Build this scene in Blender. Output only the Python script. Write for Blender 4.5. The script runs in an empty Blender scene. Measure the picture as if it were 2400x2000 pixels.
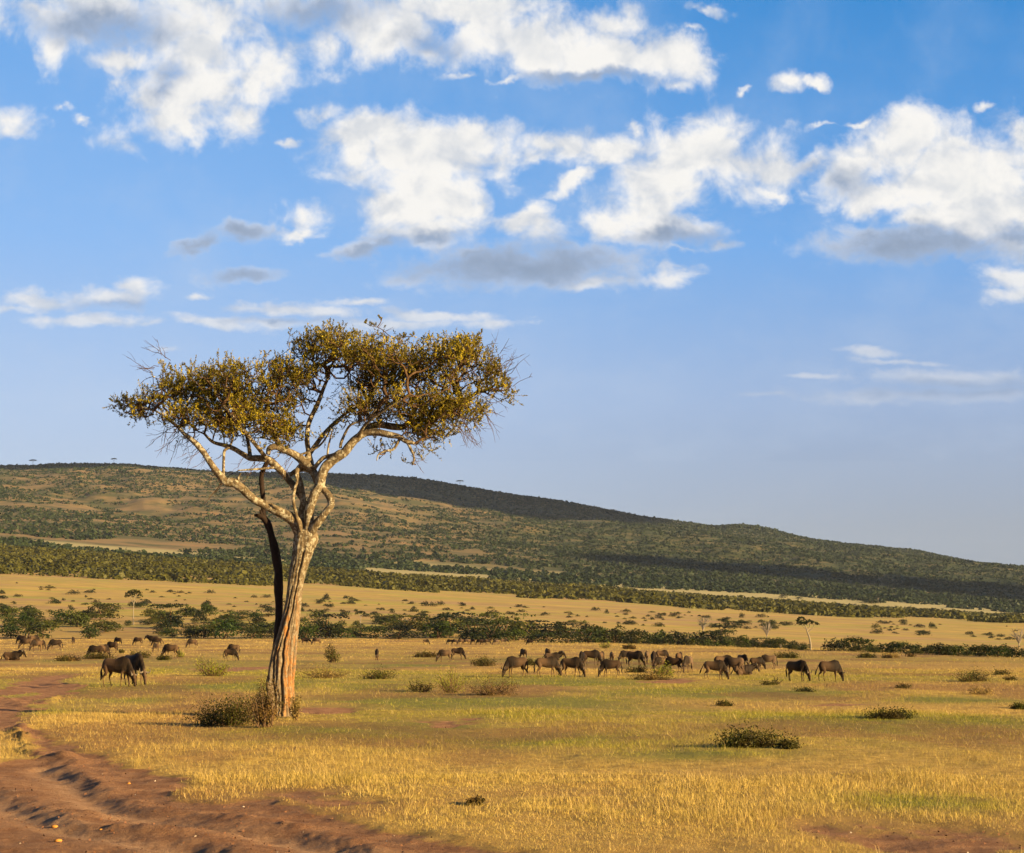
import bpy, bmesh, math, random
import numpy as np
from mathutils import Vector, Matrix, Euler

# ------------------------------------------------------------------ camera, sky, sun, exposure
random.seed(7)
RNG = np.random.default_rng(11)
F = 4000.0; CX = 1200.0; HY = 1480.0; CAMZ = 3.0      # focal length and horizon of a 2400 px wide frame
scene = bpy.context.scene
col = scene.collection
cam_d = bpy.data.cameras.new('camera'); cam = bpy.data.objects.new('camera', cam_d); col.objects.link(cam)
cam.location = (0, 0, CAMZ); cam.rotation_euler = (math.pi/2, 0, 0)
cam_d.sensor_width = 36; cam_d.lens = 36*F/2400; cam_d.shift_y = (HY-1000)/2400
cam_d.clip_start = 0.5; cam_d.clip_end = 60000
scene.camera = cam
SUN_EL = math.radians(14); SUN_H = Vector((0.87, -0.49)); SUN_H.normalize()
SUN_DIR = Vector((SUN_H.x*math.cos(SUN_EL), SUN_H.y*math.cos(SUN_EL), math.sin(SUN_EL)))
sun_d = bpy.data.lights.new('sun', 'SUN'); sun = bpy.data.objects.new('sun', sun_d); col.objects.link(sun)
sun_d.energy = 4.9; sun_d.angle = math.radians(0.5); sun_d.color = (1.0, 0.74, 0.38)
sun.rotation_euler = (-SUN_DIR).to_track_quat('-Z', 'Y').to_euler(); sun.location = (0, 0, 50)
scene.view_settings.view_transform = 'Standard'; scene.view_settings.look = 'None'
EXPO = 1.55; scene.view_settings.exposure = EXPO; scene.view_settings.gamma = 1.0
scene.render.engine = 'CYCLES'
scene.cycles.max_bounces = 4; scene.cycles.diffuse_bounces = 2; scene.cycles.glossy_bounces = 1; scene.cycles.volume_bounces = 0; scene.cycles.transparent_max_bounces = 6
scene.cycles.use_denoising = True
scene.cycles.sample_clamp_indirect = 4

# ------------------------------------------------------------------ node helpers
class NT:
    def __init__(s, tree): s.t = tree; s.n = tree.nodes; s.l = tree.links
    def new(s, kind, **kw):
        nd = s.n.new(kind)
        for k, v in kw.items(): setattr(nd, k, v)
        return nd
    def put(s, sock, v):
        if isinstance(v, bpy.types.NodeSocket): s.l.new(v, sock)
        elif v is not None: sock.default_value = v
    def m(s, op, a, b=None, c=None, clamp=False):
        nd = s.new('ShaderNodeMath', operation=op, use_clamp=clamp)
        for i, v in enumerate((a, b, c)):
            if v is not None: s.put(nd.inputs[i], v)
        return nd.outputs[0]
    def vm(s, op, a, b=None, out=0):
        nd = s.new('ShaderNodeVectorMath', operation=op)
        s.put(nd.inputs[0], a)
        if b is not None: s.put(nd.inputs[3 if op == 'SCALE' else 1], b)
        return nd.outputs[out]
    def xyz(s, x, y, z):
        nd = s.new('ShaderNodeCombineXYZ')
        for i, v in enumerate((x, y, z)): s.put(nd.inputs[i], v)
        return nd.outputs[0]
    def sep(s, v):
        nd = s.new('ShaderNodeSeparateXYZ'); s.l.new(v, nd.inputs[0]); return nd.outputs
    def noise(s, vec, scale=1.0, detail=4.0, rough=0.5, dist=0.0, out='Fac'):
        nd = s.new('ShaderNodeTexNoise'); nd.noise_dimensions = '3D'
        if vec is not None: s.l.new(vec, nd.inputs['Vector'])
        nd.inputs['Scale'].default_value = scale; nd.inputs['Detail'].default_value = detail
        nd.inputs['Roughness'].default_value = rough; nd.inputs['Distortion'].default_value = dist
        return nd.outputs[out]
    def ramp(s, v, lo, hi, a=0.0, b=1.0, smooth=True):
        nd = s.new('ShaderNodeMapRange', interpolation_type='SMOOTHSTEP' if smooth else 'LINEAR')
        s.put(nd.inputs['Value'], v)
        for k, x in (('From Min', lo), ('From Max', hi), ('To Min', a), ('To Max', b)): s.put(nd.inputs[k], x)
        return nd.outputs[0]
    def mix(s, f, a, b, mode='MIX'):
        nd = s.new('ShaderNodeMix', data_type='RGBA', blend_type=mode)
        s.put(nd.inputs[0], f)
        s.put(nd.inputs[6], (*a, 1) if isinstance(a, tuple) and len(a) == 3 else a)
        s.put(nd.inputs[7], (*b, 1) if isinstance(b, tuple) and len(b) == 3 else b)
        return nd.outputs[2]
    def attr(s, name, out='Fac'):
        nd = s.new('ShaderNodeAttribute', attribute_name=name); return nd.outputs[out]

# ------------------------------------------------------------------ world: Nishita sky with cumulus given by direction
# cloud banks: (azimuth-slope, elevation-slope) of each puff in hundredths, radius in x and y, tilt, weight
CLOUDS = [
 (250,25,260,80,0,.9),(430,55,180,80,0,.9),(60,20,130,50,0,.45),(115,115,34,62,10,1.0),(190,75,34,52,0,.9),(290,140,85,38,0,.85),(455,115,85,75,0,1),
 (340,225,85,70,0,.75),(475,225,175,62,28,1.15),(600,185,85,70,45,.95),(575,290,45,50,0,.9),(420,275,120,40,0,1),
 (700,15,250,55,0,.7),(860,55,90,62,0,1),(930,85,130,62,0,1),(1005,125,42,28,0,.9),(1100,15,170,40,0,1),(780,110,80,90,0,.3),
 (1240,95,160,72,-8,1.2),(1420,135,130,52,-6,1.1),(1560,130,95,52,0,1.1),(1430,52,70,32,-10,.9),(1625,140,45,52,0,.9),(1620,72,32,14,0,.7),
 (1600,192,42,26,0,.8),(1400,180,110,24,0,.6),(1090,175,40,12,0,.6),(1180,186,50,11,0,.6),
 (750,268,55,22,15,.7),(668,333,42,13,0,.7),(181,278,20,13,0,.85),(25,287,70,34,0,.5),(135,250,30,18,0,.4),
 (1846,205,34,26,0,.9),(1898,200,36,13,22,.75),(1758,213,15,9,0,.8),(2307,243,26,13,0,.75),(1650,20,46,15,0,.7),
 (880,308,100,42,0,1.3),(830,370,50,60,0,.8),(970,360,165,70,0,1.2),(1100,335,110,42,0,1.1),(1190,350,45,45,0,.8),(970,450,110,90,0,1.1),(1065,480,80,80,0,1.1),
 (1010,545,120,42,0,.8),(860,582,120,22,14,.55),(1170,405,45,45,0,.8),(1320,335,70,34,0,.75),(1430,355,90,38,0,.85),(1490,315,26,20,0,.8),
 (1650,355,95,70,0,1.35),(1680,310,60,34,0,.9),(1560,430,140,80,42,1.15),(1445,520,80,46,0,1.0),(1560,545,120,42,0,1.05),(1700,575,60,16,14,.5),(1735,340,40,12,40,.6),(1745,385,50,34,0,.85),(1270,345,50,26,0,.8),
 (1345,422,78,22,24,.72),(1225,515,90,32,14,.85),(1262,535,60,50,-30,.75),(1800,400,62,62,0,1.0),(1820,460,80,24,0,.7),(1900,385,90,32,22,.8),
 (1990,400,85,76,0,1.0),(2130,325,100,56,8,1.25),(2050,465,100,46,0,1.0),(2260,420,170,100,0,1.3),(2330,505,190,60,0,1.3),(2390,310,42,42,0,.9),
 (2160,520,100,40,0,.9),(2260,345,80,36,0,1.0),(2020,285,60,12,4,.6),(1930,300,50,10,20,.45),
 (1230,622,240,40,4,1.25),(1110,600,80,24,0,.6),(2150,578,200,36,0,1.1),(2370,570,120,50,0,.8),(450,575,80,22,25,.75),(560,545,80,24,0,.75),(560,640,80,24,0,.7),
 (720,515,46,50,30,.55),(700,556,62,14,0,.6),(1600,590,70,12,0,.4),(1385,664,80,20,8,.72),(1420,650,60,26,-12,.55),(1572,648,60,16,10,.66),(1560,640,30,30,0,.5),(2370,650,90,34,-14,.6),(2390,690,80,30,10,.55),
 (95,705,80,26,0,.85),(25,725,70,12,0,.75),(260,695,110,30,0,.75),(200,752,170,17,0,.7),(310,665,36,14,0,.6),(345,755,40,10,0,.5),(460,690,40,9,0,.6),
 (500,755,100,15,-8,.85),(690,725,150,17,-2,.8),(640,755,200,16,0,.55),(840,710,76,12,-4,.75),(1010,742,160,15,-3,.75),(920,762,190,16,0,.6),(1150,765,90,14,0,.55),(400,820,44,8,0,.55),
 (2110,850,170,9,-4,.5),(2050,828,90,14,-6,.7),(2230,888,240,26,-2,.78),(2140,925,280,20,0,.74),(1900,879,95,7,0,.45),(1800,925,70,7,0,.45),(2320,925,170,18,0,.6),
]
GREYS = [(1215,620,260,50,3,1.25),(2170,585,220,44,0,1.2),(2390,560,110,40,0,.6),(450,578,80,26,25,1.0),(560,548,80,28,0,1.0),(560,640,90,26,0,1.0),(1600,560,130,34,0,.95),(880,585,140,26,14,.8),
 (250,60,190,60,0,.85),(740,30,160,50,0,.8),(400,180,70,50,0,.35),(1010,560,120,26,0,.45),(280,715,170,22,0,.5),(690,750,190,15,0,.5),(1900,400,60,30,20,.5),(1000,100,100,40,0,.6),(40,350,80,14,0,.9),(380,215,60,40,0,.4),(1400,185,200,20,0,.9),(2240,912,260,24,0,.9),(1980,420,70,50,0,.4)]
world = bpy.data.worlds.new('World'); scene.world = world; world.use_nodes = True
w = NT(world.node_tree); w.n.clear()
sky = w.new('ShaderNodeTexSky', sky_type='NISHITA'); sky.sun_disc = False
sky.sun_elevation = SUN_EL; sky.sun_rotation = math.atan2(SUN_H.x, SUN_H.y)
sky.altitude = 1500; sky.air_density = 1.0; sky.dust_density = 0.6; sky.ozone_density = 2.0
tc = w.new('ShaderNodeTexCoord')
dx, dy, dz = w.sep(tc.outputs['Generated'])
yy = w.m('MAXIMUM', dy, 0.05)
U = w.m('MULTIPLY_ADD', w.m('DIVIDE', dx, yy), 40.0, 12.0)          # slope to the right, in hundredths
V = w.m('MULTIPLY', w.m('DIVIDE', w.m('MAXIMUM', dz, -0.02), yy), 40.0)
lg = w.m('MULTIPLY', w.m('LOGARITHM', w.m('ADD', V, 1.2), math.e), 13.0)  # layers flatten towards the horizon
P = w.xyz(U, V, 0.0); Q = w.xyz(U, lg, 3.7)
warp = w.noise(Q, 0.9, 4, 0.6, out='Color')
warp = w.vm('SCALE', w.vm('SUBTRACT', warp, (0.5, 0.5, 0.5)), 1.05)
flat = w.ramp(V, 5.0, 11.0, 0.22, 1.0)
wx, wy, wz = w.sep(warp)
PW = w.vm('ADD', P, w.xyz(wx, w.m('MULTIPLY', wy, flat), 0.0))
def field(lst, vec, fall=1.0):
    acc = None; src = vec
    for i, (px, py, rx, ry, rot, k) in enumerate(lst):
        if rx < 75: rx, ry, k = rx*1.35, ry*1.35, k-(.36 if rx < 50 else .24)
        if i % 10 == 0 and i: src = w.vm('ADD', vec, w.vm('SCALE', (1.0, 1.0, 0.0), w.m('MULTIPLY', acc, 1e-7)))   # evaluated in batches
        mp = w.new('ShaderNodeMapping', vector_type='TEXTURE'); w.l.new(src, mp.inputs[0])
        mp.inputs['Location'].default_value = (px/100, (HY-py)/100, 0)
        mp.inputs['Rotation'].default_value = (0, 0, math.radians(rot))
        mp.inputs['Scale'].default_value = (rx/100, ry/100, 1)
        ln = w.vm('LENGTH', mp.outputs[0], out=1)
        v = w.m('MULTIPLY_ADD', ln, -0.62*fall, 0.62*fall + 0.45*(k-0.9))
        acc = v if acc is None else w.m('SMOOTH_MAX', acc, v, 0.12)
    return acc
fb = w.noise(Q, 1.05, 10, 0.60, 0.30)
fs = w.noise(Q, 0.75, 4.5, 0.55, 0.25)
Q2 = w.vm('ADD', Q, (0.12, 0.38, 0.0))
fb2 = w.noise(Q2, 0.75, 4.5, 0.55, 0.25)
relief = w.ramp(w.m('ADD', w.m('SUBTRACT', fs, fb2), w.m('MULTIPLY_ADD', fb, .20, -.10)), -0.20, 0.11)
SKY_K = 0.105
skyc = w.vm('SCALE', sky.outputs[0], SKY_K)
# clear-sky colour by height above the horizon; paler towards the left, deeper towards the right
side = w.ramp(dx, -0.28, 0.30)
def stops(v, cols):
    c = cols[0][1]
    for (z0, _), (z1, c1) in zip(cols, cols[1:]): c = w.mix(w.ramp(v, z0, z1, smooth=False), c, c1)
    return c
cl = stops(dz, [(0.0, (.50, .56, .67)), (.06, (.54, .62, .76)), (.13, (.46, .61, .87)), (.22, (.27, .52, .94)), (.34, (.135, .40, .86)), (.60, (.03, .15, .42)), (.95, (.012, .06, .20))])
cr = stops(dz, [(0.0, (.27, .31, .39)), (.06, (.31, .36, .46)), (.13, (.34, .47, .72)), (.22, (.15, .41, .86)), (.34, (.022, .26, .69)), (.60, (.010, .11, .36)), (.95, (.01, .055, .19))])
grad = w.mix(side, cl, cr)
skyc = w.vm('SCALE', w.mix(0.10, grad, skyc), w.ramp(dy, -0.2, 0.6, 0.55, 1.0))  # unseen sky behind the camera is dimmed to cut the fill light
veil = w.m('MULTIPLY', w.ramp(w.noise(Q, 0.35, 5, 0.6), 0.42, 0.75), 0.22)      # thin high veil
lowf = w.ramp(V, 4.5, 9.5, 0.45, 1.0); lowt = w.ramp(V, 4.0, 9.5, 0.35, 1.0)
K_SKY = 1.0/2**EXPO                                    # the sky as bright as the photograph at this exposure
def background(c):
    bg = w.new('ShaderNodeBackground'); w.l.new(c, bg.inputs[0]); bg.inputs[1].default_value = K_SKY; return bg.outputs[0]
def cloudy(lo, hi):
    near = lambda q: q[0]+q[2]*1.75+170 > lo*100 and q[0]-q[2]*1.75-170 < hi*100
    one = w.m('MULTIPLY', U, 0.0)
    D0 = field([q for q in CLOUDS if near(q)], PW)
    D = w.m('ADD', D0, w.m('MULTIPLY_ADD', fb, 1.60, -0.775))
    cover = w.ramp(D, -0.24, 0.44)
    thick = w.ramp(D, 0.05, 0.9)
    gsrc = w.vm('ADD', PW, w.vm('SCALE', (1.0, 1.0, 0.0), w.m('MULTIPLY', D, 1e-7)))
    grey = w.ramp(w.m('ADD', field([q for q in GREYS if near(q)] or GREYS[:1], gsrc), w.m('MULTIPLY_ADD', fb, 0.8, -0.40)), -0.25, 0.45)
    lit = w.mix(relief, (0.60, 0.65, 0.73), (0.97, 0.95, 0.92))
    lit = w.mix(w.m('MULTIPLY', thick, 0.5), lit, (0.90, 0.89, 0.86))
    gcol = w.mix(thick, (0.32, 0.42, 0.60), (0.22, 0.29, 0.41))
    lit = w.mix(lowt, (0.44, 0.52, 0.66), lit)
    cc = w.mix(w.m('MULTIPLY', grey, 0.9), lit, gcol)
    cv = w.m('MULTIPLY', w.m('MULTIPLY', cover, lowf), w.m('SUBTRACT', 1.0, w.m('MULTIPLY', grey, 0.12)))
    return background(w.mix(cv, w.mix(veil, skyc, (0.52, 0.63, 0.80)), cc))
def choose(f, a, b):
    ms = w.new('ShaderNodeMixShader'); w.l.new(f, ms.inputs[0]); w.l.new(a, ms.inputs[1]); w.l.new(b, ms.inputs[2]); return ms.outputs[0]
cuts = [-2, 4, 7.5, 11, 14.5, 18, 21.5, 28]
sh = cloudy(cuts[0], cuts[1])
for c0, c1 in zip(cuts[1:], cuts[2:]): sh = choose(w.m('GREATER_THAN', U, c0), sh, cloudy(c0, c1))
inside = w.m('MULTIPLY', w.m('GREATER_THAN', dy, 0.3), w.m('MULTIPLY', w.m('COMPARE', U, 12.0, 16.0), w.m('COMPARE', V, 10.5, 6.5)))
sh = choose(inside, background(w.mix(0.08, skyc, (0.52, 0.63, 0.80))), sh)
wo = w.new('ShaderNodeOutputWorld'); w.l.new(sh, wo.inputs[0])
world.cycles.sampling_method = 'MANUAL'; world.cycles.sample_map_resolution = 256
# ------------------------------------------------------------------ numeric noise
def _h(ix, iy, seed):
    n = (ix.astype(np.int64)*374761393 + iy.astype(np.int64)*668265263 + seed*2147483647) & 0xffffffff
    n = ((n ^ (n >> 13))*1274126177) & 0xffffffff
    return ((n ^ (n >> 16)) & 0xffff)/65535.0
def vnoise(x, y, seed=0):
    x = np.asarray(x, float); y = np.asarray(y, float)
    ix = np.floor(x); iy = np.floor(y); fx = x-ix; fy = y-iy
    fx = fx*fx*(3-2*fx); fy = fy*fy*(3-2*fy)
    a = _h(ix, iy, seed); b = _h(ix+1, iy, seed); c = _h(ix, iy+1, seed); d = _h(ix+1, iy+1, seed)
    return (a*(1-fx)+b*fx)*(1-fy) + (c*(1-fx)+d*fx)*fy
def fbm(x, y, octv=4, seed=0, gain=0.5):
    t = 0; a = 1; s = 0
    for k in range(octv):
        t = t + a*vnoise(np.asarray(x)*2**k+k*17.3, np.asarray(y)*2**k-k*9.1, seed+k*31); s += a; a *= gain
    return t/s
def sst(x, a, b):
    t = np.clip((x-a)/(b-a), 0, 1); return t*t*(3-2*t)

# ------------------------------------------------------------------ terrain: heights laid down in depth stations
KX = [-800, 0, 400, 800, 1200, 1600, 2000, 2400, 3200]
ST = {
 10:   ([0], [HY + CAMZ*F/10]),
 150:  ([0], [1560]),
 280:  (KX, [1513,1516,1517,1519,1521,1522,1524,1527,1533]),
 420:  (KX, [1494,1499,1498,1498,1502,1510,1524,1537,1556]),
 450:  (KX, [1494,1500,1500,1501,1508,1518,1534,1549,1570]),
 520:  (KX, [1468,1474,1476,1477,1486,1502,1519,1533,1556]),
 640:  (KX, [1430,1438,1440,1444,1460,1476,1493,1509,1536]),
 1000: (KX, [1335,1350,1371,1391,1407,1428,1448,1462,1484]),
 1650: (KX, [1268,1279,1311,1340,1366,1396,1424,1448,1472]),
 2000: (KX, [1245,1258,1288,1314,1337,1366,1394,1428,1454]),
 2600: (KX, [1180,1192,1208,1235,1268,1308,1345,1382,1425]),
 3100: (KX, [1120,1130,1142,1163,1210,1262,1300,1345,1405]),
 3400: ([-800,0,400,700,800,950,1100,1300,1600,2000,2400,3200], [1098,1106,1112,1132,1142,1162,1188,1222,1250,1290,1344,1402]),
 3750: ([-800,0,400,700,800,950,1100,1300,1600,2000,2400,3200], [1092,1097,1106,1136,1150,1168,1190,1214,1240,1282,1348,1405]),
 4200: ([-800,0,200,320,400,550,700,800,900,1000,1100,1200,1300,1400,1500,1600,1670,1710,1760,1800,1850,1900,2000,2100,2150,2200,2300,2400,3200],
        [1110,1092,1085,1090,1102,1106,1104,1102,1103,1112,1132,1151,1165,1183,1204,1220,1230,1226,1226,1233,1249,1262,1275,1282,1286,1300,1322,1345,1410]),
 4900: ([0], [1330]),
 9000: ([0], [1440]),
}
SG = np.linspace(-0.75, 0.75, 601); LG = np.linspace(math.log(10), math.log(9000), 520)
_k = sorted(ST); _rows = np.array([np.interp(SG*F+CX, *ST[y]) for y in _k])
_lk = np.log(_k)
HT = np.zeros((len(LG), len(SG)))
for i, L in enumerate(LG):
    j = min(max(np.searchsorted(_lk, L)-1, 0), len(_k)-2)
    t = (L-_lk[j])/(_lk[j+1]-_lk[j])
    y0, y1 = math.exp(_lk[j]), math.exp(_lk[j+1]); Yc = math.exp(L)
    z0 = CAMZ-(_rows[j]-HY)*y0/F; z1 = CAMZ-(_rows[j+1]-HY)*y1/F
    tt = (Yc-y0)/(y1-y0); tt = np.clip(tt, 0, 1)
    HT[i] = z0*(1-tt)+z1*tt
def _blur(A, n, ax):
    k = np.hanning(n+2)[1:-1]; k /= k.sum(); B = np.moveaxis(A, ax, -1)
    B = np.pad(B, [(0, 0), (n//2, n//2)], mode='edge')
    C = np.apply_along_axis(lambda v: np.convolve(v, k, 'valid'), -1, B); return np.moveaxis(C, -1, ax)
HS = _blur(_blur(HT, 7, 0), 9, 1)
def px_ground(px, py, z=0.0):
    Y = F*(CAMZ-z)/(np.asarray(py, float)-HY); return (np.asarray(px, float)-CX)*Y/F, Y
def poly_world(pts): 
    a = np.array(pts, float); X, Y = px_ground(a[:, 0], a[:, 1]); return np.stack([X, Y], 1)
ROAD = poly_world([(1300,2040),(1230,2002),(1140,1988),(1010,1962),(900,1940),(820,1925),(740,1905),(640,1872),(560,1850),(480,1832),(400,1812),(300,1790),(200,1765),(130,1738),(75,1704),(62,1682),(80,1658),(110,1642),(150,1630),(215,1606),(160,1603),(150,1594),(185,1580),(100,1585),(40,1600),(0,1612),(-150,1640),(-300,1700),(-400,1800),(-450,1900),(-500,2060),(700,2200),(1200,2120)])
ISLE = poly_world([(-200,1720),(0,1712),(60,1720),(88,1750),(80,1775),(0,1787),(-200,1795)])
ISLE2 = poly_world([(385,1850),(470,1838),(590,1845),(600,1868),(520,1876),(420,1870)])
ISLE3 = poly_world([(-40,1634),(40,1626),(110,1620),(60,1632),(-30,1642)])
BARE = [poly_world([(1935,1925),(2020,1912),(2130,1918),(2260,1945),(2330,1985),(2290,2015),(2080,2000),(1960,1975)]),
        poly_world([(690,1660),(800,1656),(870,1662),(860,1672),(760,1674),(690,1670)]),
        poly_world([(1540,1592),(1620,1591),(1640,1597),(1580,1600),(1500,1599)]),
        poly_world([(1900,1648),(2020,1645),(2060,1650),(1980,1655),(1890,1653)]),
        poly_world([(980,1685),(1110,1684),(1130,1696),(1040,1702),(960,1695)]),
        poly_world([(450,1567),(640,1562),(700,1566),(560,1572),(450,1574)]),
        poly_world([(640,1850),(720,1852),(800,1880),(760,1892),(660,1872)])]
def sdist(X, Y, poly):
    """signed distance to a polygon, positive inside"""
    X = np.asarray(X, float); Y = np.asarray(Y, float)
    d = np.full(X.shape, 1e9); ins = np.zeros(X.shape, bool); n = len(poly)
    for i in range(n):
        ax, ay = poly[i]; bx, by = poly[(i+1) % n]
        ex, ey = bx-ax, by-ay; L = ex*ex+ey*ey+1e-12
        t = np.clip(((X-ax)*ex+(Y-ay)*ey)/L, 0, 1)
        d = np.minimum(d, np.hypot(X-ax-t*ex, Y-ay-t*ey))
        c = ((ay > Y) != (by > Y)); 
        with np.errstate(divide='ignore', invalid='ignore'):
            xi = ax+(Y-ay)*ex/(ey if ey != 0 else 1e-9)
        ins ^= c & (X < xi)
    return np.where(ins, d, -d)
def pdist(X, Y, line):
    d = np.full(np.shape(X), 1e9)
    for i in range(len(line)-1):
        ax, ay = line[i]; ex, ey = line[i+1][0]-ax, line[i+1][1]-ay; L = ex*ex+ey*ey+1e-12
        t = np.clip(((X-ax)*ex+(Y-ay)*ey)/L, 0, 1); d = np.minimum(d, np.hypot(X-ax-t*ex, Y-ay-t*ey))
    return d
RIDGES = [(poly_world([(130,1758),(180,1792),(240,1836),(285,1864),(345,1886),(430,1898),(560,1912),(700,1935),(820,1965),(1000,2030)]), .065, .36),
          (poly_world([(-60,1800),(0,1830),(60,1866),(110,1886),(160,1912),(215,1930),(330,1945),(480,1968),(700,2040)]), .075, .38),
          (poly_world([(62,1700),(40,1740),(110,1768),(150,1775)]), .16, .3),
          (poly_world([(-60,1650),(0,1637),(60,1652),(120,1645),(160,1632)]), .13, .5),
          (poly_world([(130,1600),(150,1604),(210,1606)]), .16, .5)]
RUTS = [(poly_world([(100,1790),(180,1850),(260,1895),(400,1925),(600,1950),(900,2010)]), .085, .38),
        (poly_world([(-60,1850),(60,1900),(180,1950),(400,1990),(560,2060)]), .085, .38)]
def dirt_mask(X, Y):
    X = np.asarray(X, float); Y = np.asarray(Y, float)
    out = np.zeros(X.shape)
    nr = (Y < 140) & (X < 12) | (Y < 60)
    if nr.any():
        x, y = X[nr], Y[nr]
        wob = (fbm(x*1.3, y*1.3, 4, 5)-.5)*1.1
        m = sst(sdist(x, y, ROAD)+wob*np.clip(y/30, .8, 2), -.40, .50)
        for isl in (ISLE, ISLE2, ISLE3): m *= 1-sst(sdist(x, y, isl)+wob, -.3, .3)
        out[nr] = m
    for b in BARE:
        c = b.mean(0); r = np.abs(b-c).max()+6
        nr = (np.abs(X-c[0]) < r) & (np.abs(Y-c[1]) < r)
        if nr.any():
            x, y = X[nr], Y[nr]
            out[nr] = np.maximum(out[nr], .8*sst(sdist(x, y, b)+(fbm(x*.9, y*.5, 4, 9)-.5)*3, -.7, .9))
    return out
def height(X, Y, dirt=None):
    X = np.asarray(X, float); Y = np.asarray(Y, float)
    Yc = np.clip(Y, 10.01, 8990); s = np.clip(X/Yc, -.749, .749)
    fi = (np.log(Yc)-LG[0])/(LG[1]-LG[0]); fj = (s-SG[0])/(SG[1]-SG[0])
    i = np.clip(fi.astype(int), 0, len(LG)-2); j = np.clip(fj.astype(int), 0, len(SG)-2); a = fi-i; b = fj-j
    z = (HS[i, j]*(1-b)+HS[i, j+1]*b)*(1-a)+(HS[i+1, j]*(1-b)+HS[i+1, j+1]*b)*a
    near = 1-sst(Y, 90, 180)
    z = z*(1-near) + near*0
    z = z + (fbm(X*.12, Y*.12, 3, 3)-.5)*.22*(1-sst(Y, 300, 500))
    fine = (1-sst(Y, 120, 200))
    z = z + (fbm(X*1.1, Y*1.1, 3, 4)-.5)*.10*fine
    hill = sst(Y, 1900, 2900)*(1-sst(Y, 4300, 4800))
    gul = fbm(X*.0042+Y*.0012, Y*.0013, 4, 21)-.5
    z = z + hill*(gul*34 + (fbm(X*.02, Y*.011, 4, 22)-.5)*12)*(1-.75*sst(Y, 3800, 4150))
    z = z + sst(Y, 600, 800)*(1-sst(Y, 1900, 2400))*(fbm(X*.012, Y*.012, 3, 23)-.5)*2.0
    if dirt is None: dirt = dirt_mask(X, Y)
    nr = (Y < 140) & (dirt > .01)
    if nr.any():
        x, y = X[nr], Y[nr]; dz = -.07*dirt[nr] + (fbm(x*2, y*2, 5, 8)-.5)*.045*dirt[nr]+(fbm(x*9, y*9, 3, 18)-.5)*.018*dirt[nr]
        wx = x+(fbm(x*.6, y*.6, 2, 41)-.5)*.7; wy = y+(fbm(x*.6, y*.6, 2, 42)-.5)*.7
        for ln, hh, wd in RIDGES:
            d = pdist(wx, wy, ln); dz = dz + hh*np.exp(-(d/wd)**2)*np.clip(1.3*fbm(x*.5, y*.5, 2, 12)+.1, .3, 1.0)*(1+1.1*(fbm(x*4, y*4, 3, 13)-.5))
        for ln, hh, wd in RUTS:
            d = pdist(wx, wy, ln); dz = dz - hh*np.exp(-(d/wd)**2)
        z = z.copy(); z[nr] += dz
    return z
def ground_at(x, y): return float(height(np.array([x]), np.array([y]))[0])
_YM = np.exp(np.linspace(math.log(14), math.log(4600), 5000))
def hit(px, py, prefer_near=True):
    """the point of the terrain behind a point of the frame"""
    s = (px-CX)/F; Z = height(_YM*s, _YM); ray = CAMZ-(py-HY)*_YM/F
    k = np.nonzero(Z >= ray)[0]
    if len(k) == 0: return (4200*s, 4200.0, ground_at(4200*s, 4200.0))
    k = k[0]; Y = _YM[k]
    return (Y*s, float(Y), float(Z[k]))

# ------------------------------------------------------------------ object helpers
def prop(o, label=None, cat=None, group=None, kind=None):
    if label: o['label'] = label
    if cat: o['category'] = cat
    if group: o['group'] = group
    if kind: o['kind'] = kind
    return o
def mesh_np(name, verts, faces, mats=(), smooth=False, attrs=None, face_mat=None):
    me = bpy.data.meshes.new(name); verts = np.asarray(verts, np.float32); faces = np.asarray(faces, np.int32)
    n, k = faces.shape
    me.vertices.add(len(verts)); me.vertices.foreach_set('co', verts.ravel())
    me.loops.add(n*k); me.loops.foreach_set('vertex_index', faces.ravel())
    me.polygons.add(n); me.polygons.foreach_set('loop_start', np.arange(0, n*k, k, dtype=np.int32))
    me.polygons.foreach_set('use_smooth', np.full(n, bool(smooth)))
    for m in mats: me.materials.append(m)
    if face_mat is not None: me.polygons.foreach_set('material_index', np.asarray(face_mat, np.int32))
    me.update(calc_edges=True)
    for k_, v in (attrs or {}).items():
        v = np.asarray(v, np.float32)
        if v.ndim == 1: a = me.attributes.new(k_, 'FLOAT', 'POINT'); a.data.foreach_set('value', v)
        else:
            a = me.attributes.new(k_, 'FLOAT_COLOR', 'POINT')
            if v.shape[1] == 3: v = np.concatenate([v, np.ones((len(v), 1), np.float32)], 1)
            a.data.foreach_set('color', v.ravel())
    return me
def link(name, data, parent=None, loc=None, rotz=0.0, scale=None):
    o = bpy.data.objects.new(name, data); col.objects.link(o)
    if parent is not None: o.parent = parent
    if loc is not None: o.location = loc
    o.rotation_euler = (0, 0, rotz)
    if scale is not None: o.scale = (scale,)*3 if isinstance(scale, (int, float)) else scale
    return o
class Bag:
    """collects faces with one float attribute per vertex"""
    def __init__(s): s.v = []; s.f = []; s.a = []; s.n = 0
    def add(s, v, f, a=None):
        v = np.asarray(v, float); f = np.asarray(f, int); s.v.append(v); s.f.append(f+s.n)
        s.a.append(np.full(len(v), .5) if a is None else np.broadcast_to(np.asarray(a, float), (len(v),)).copy()); s.n += len(v)
    def mesh(s, name, mat, smooth=False):
        return mesh_np(name, np.concatenate(s.v), np.concatenate(s.f), [mat], smooth, {'rnd': np.concatenate(s.a)})
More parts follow.
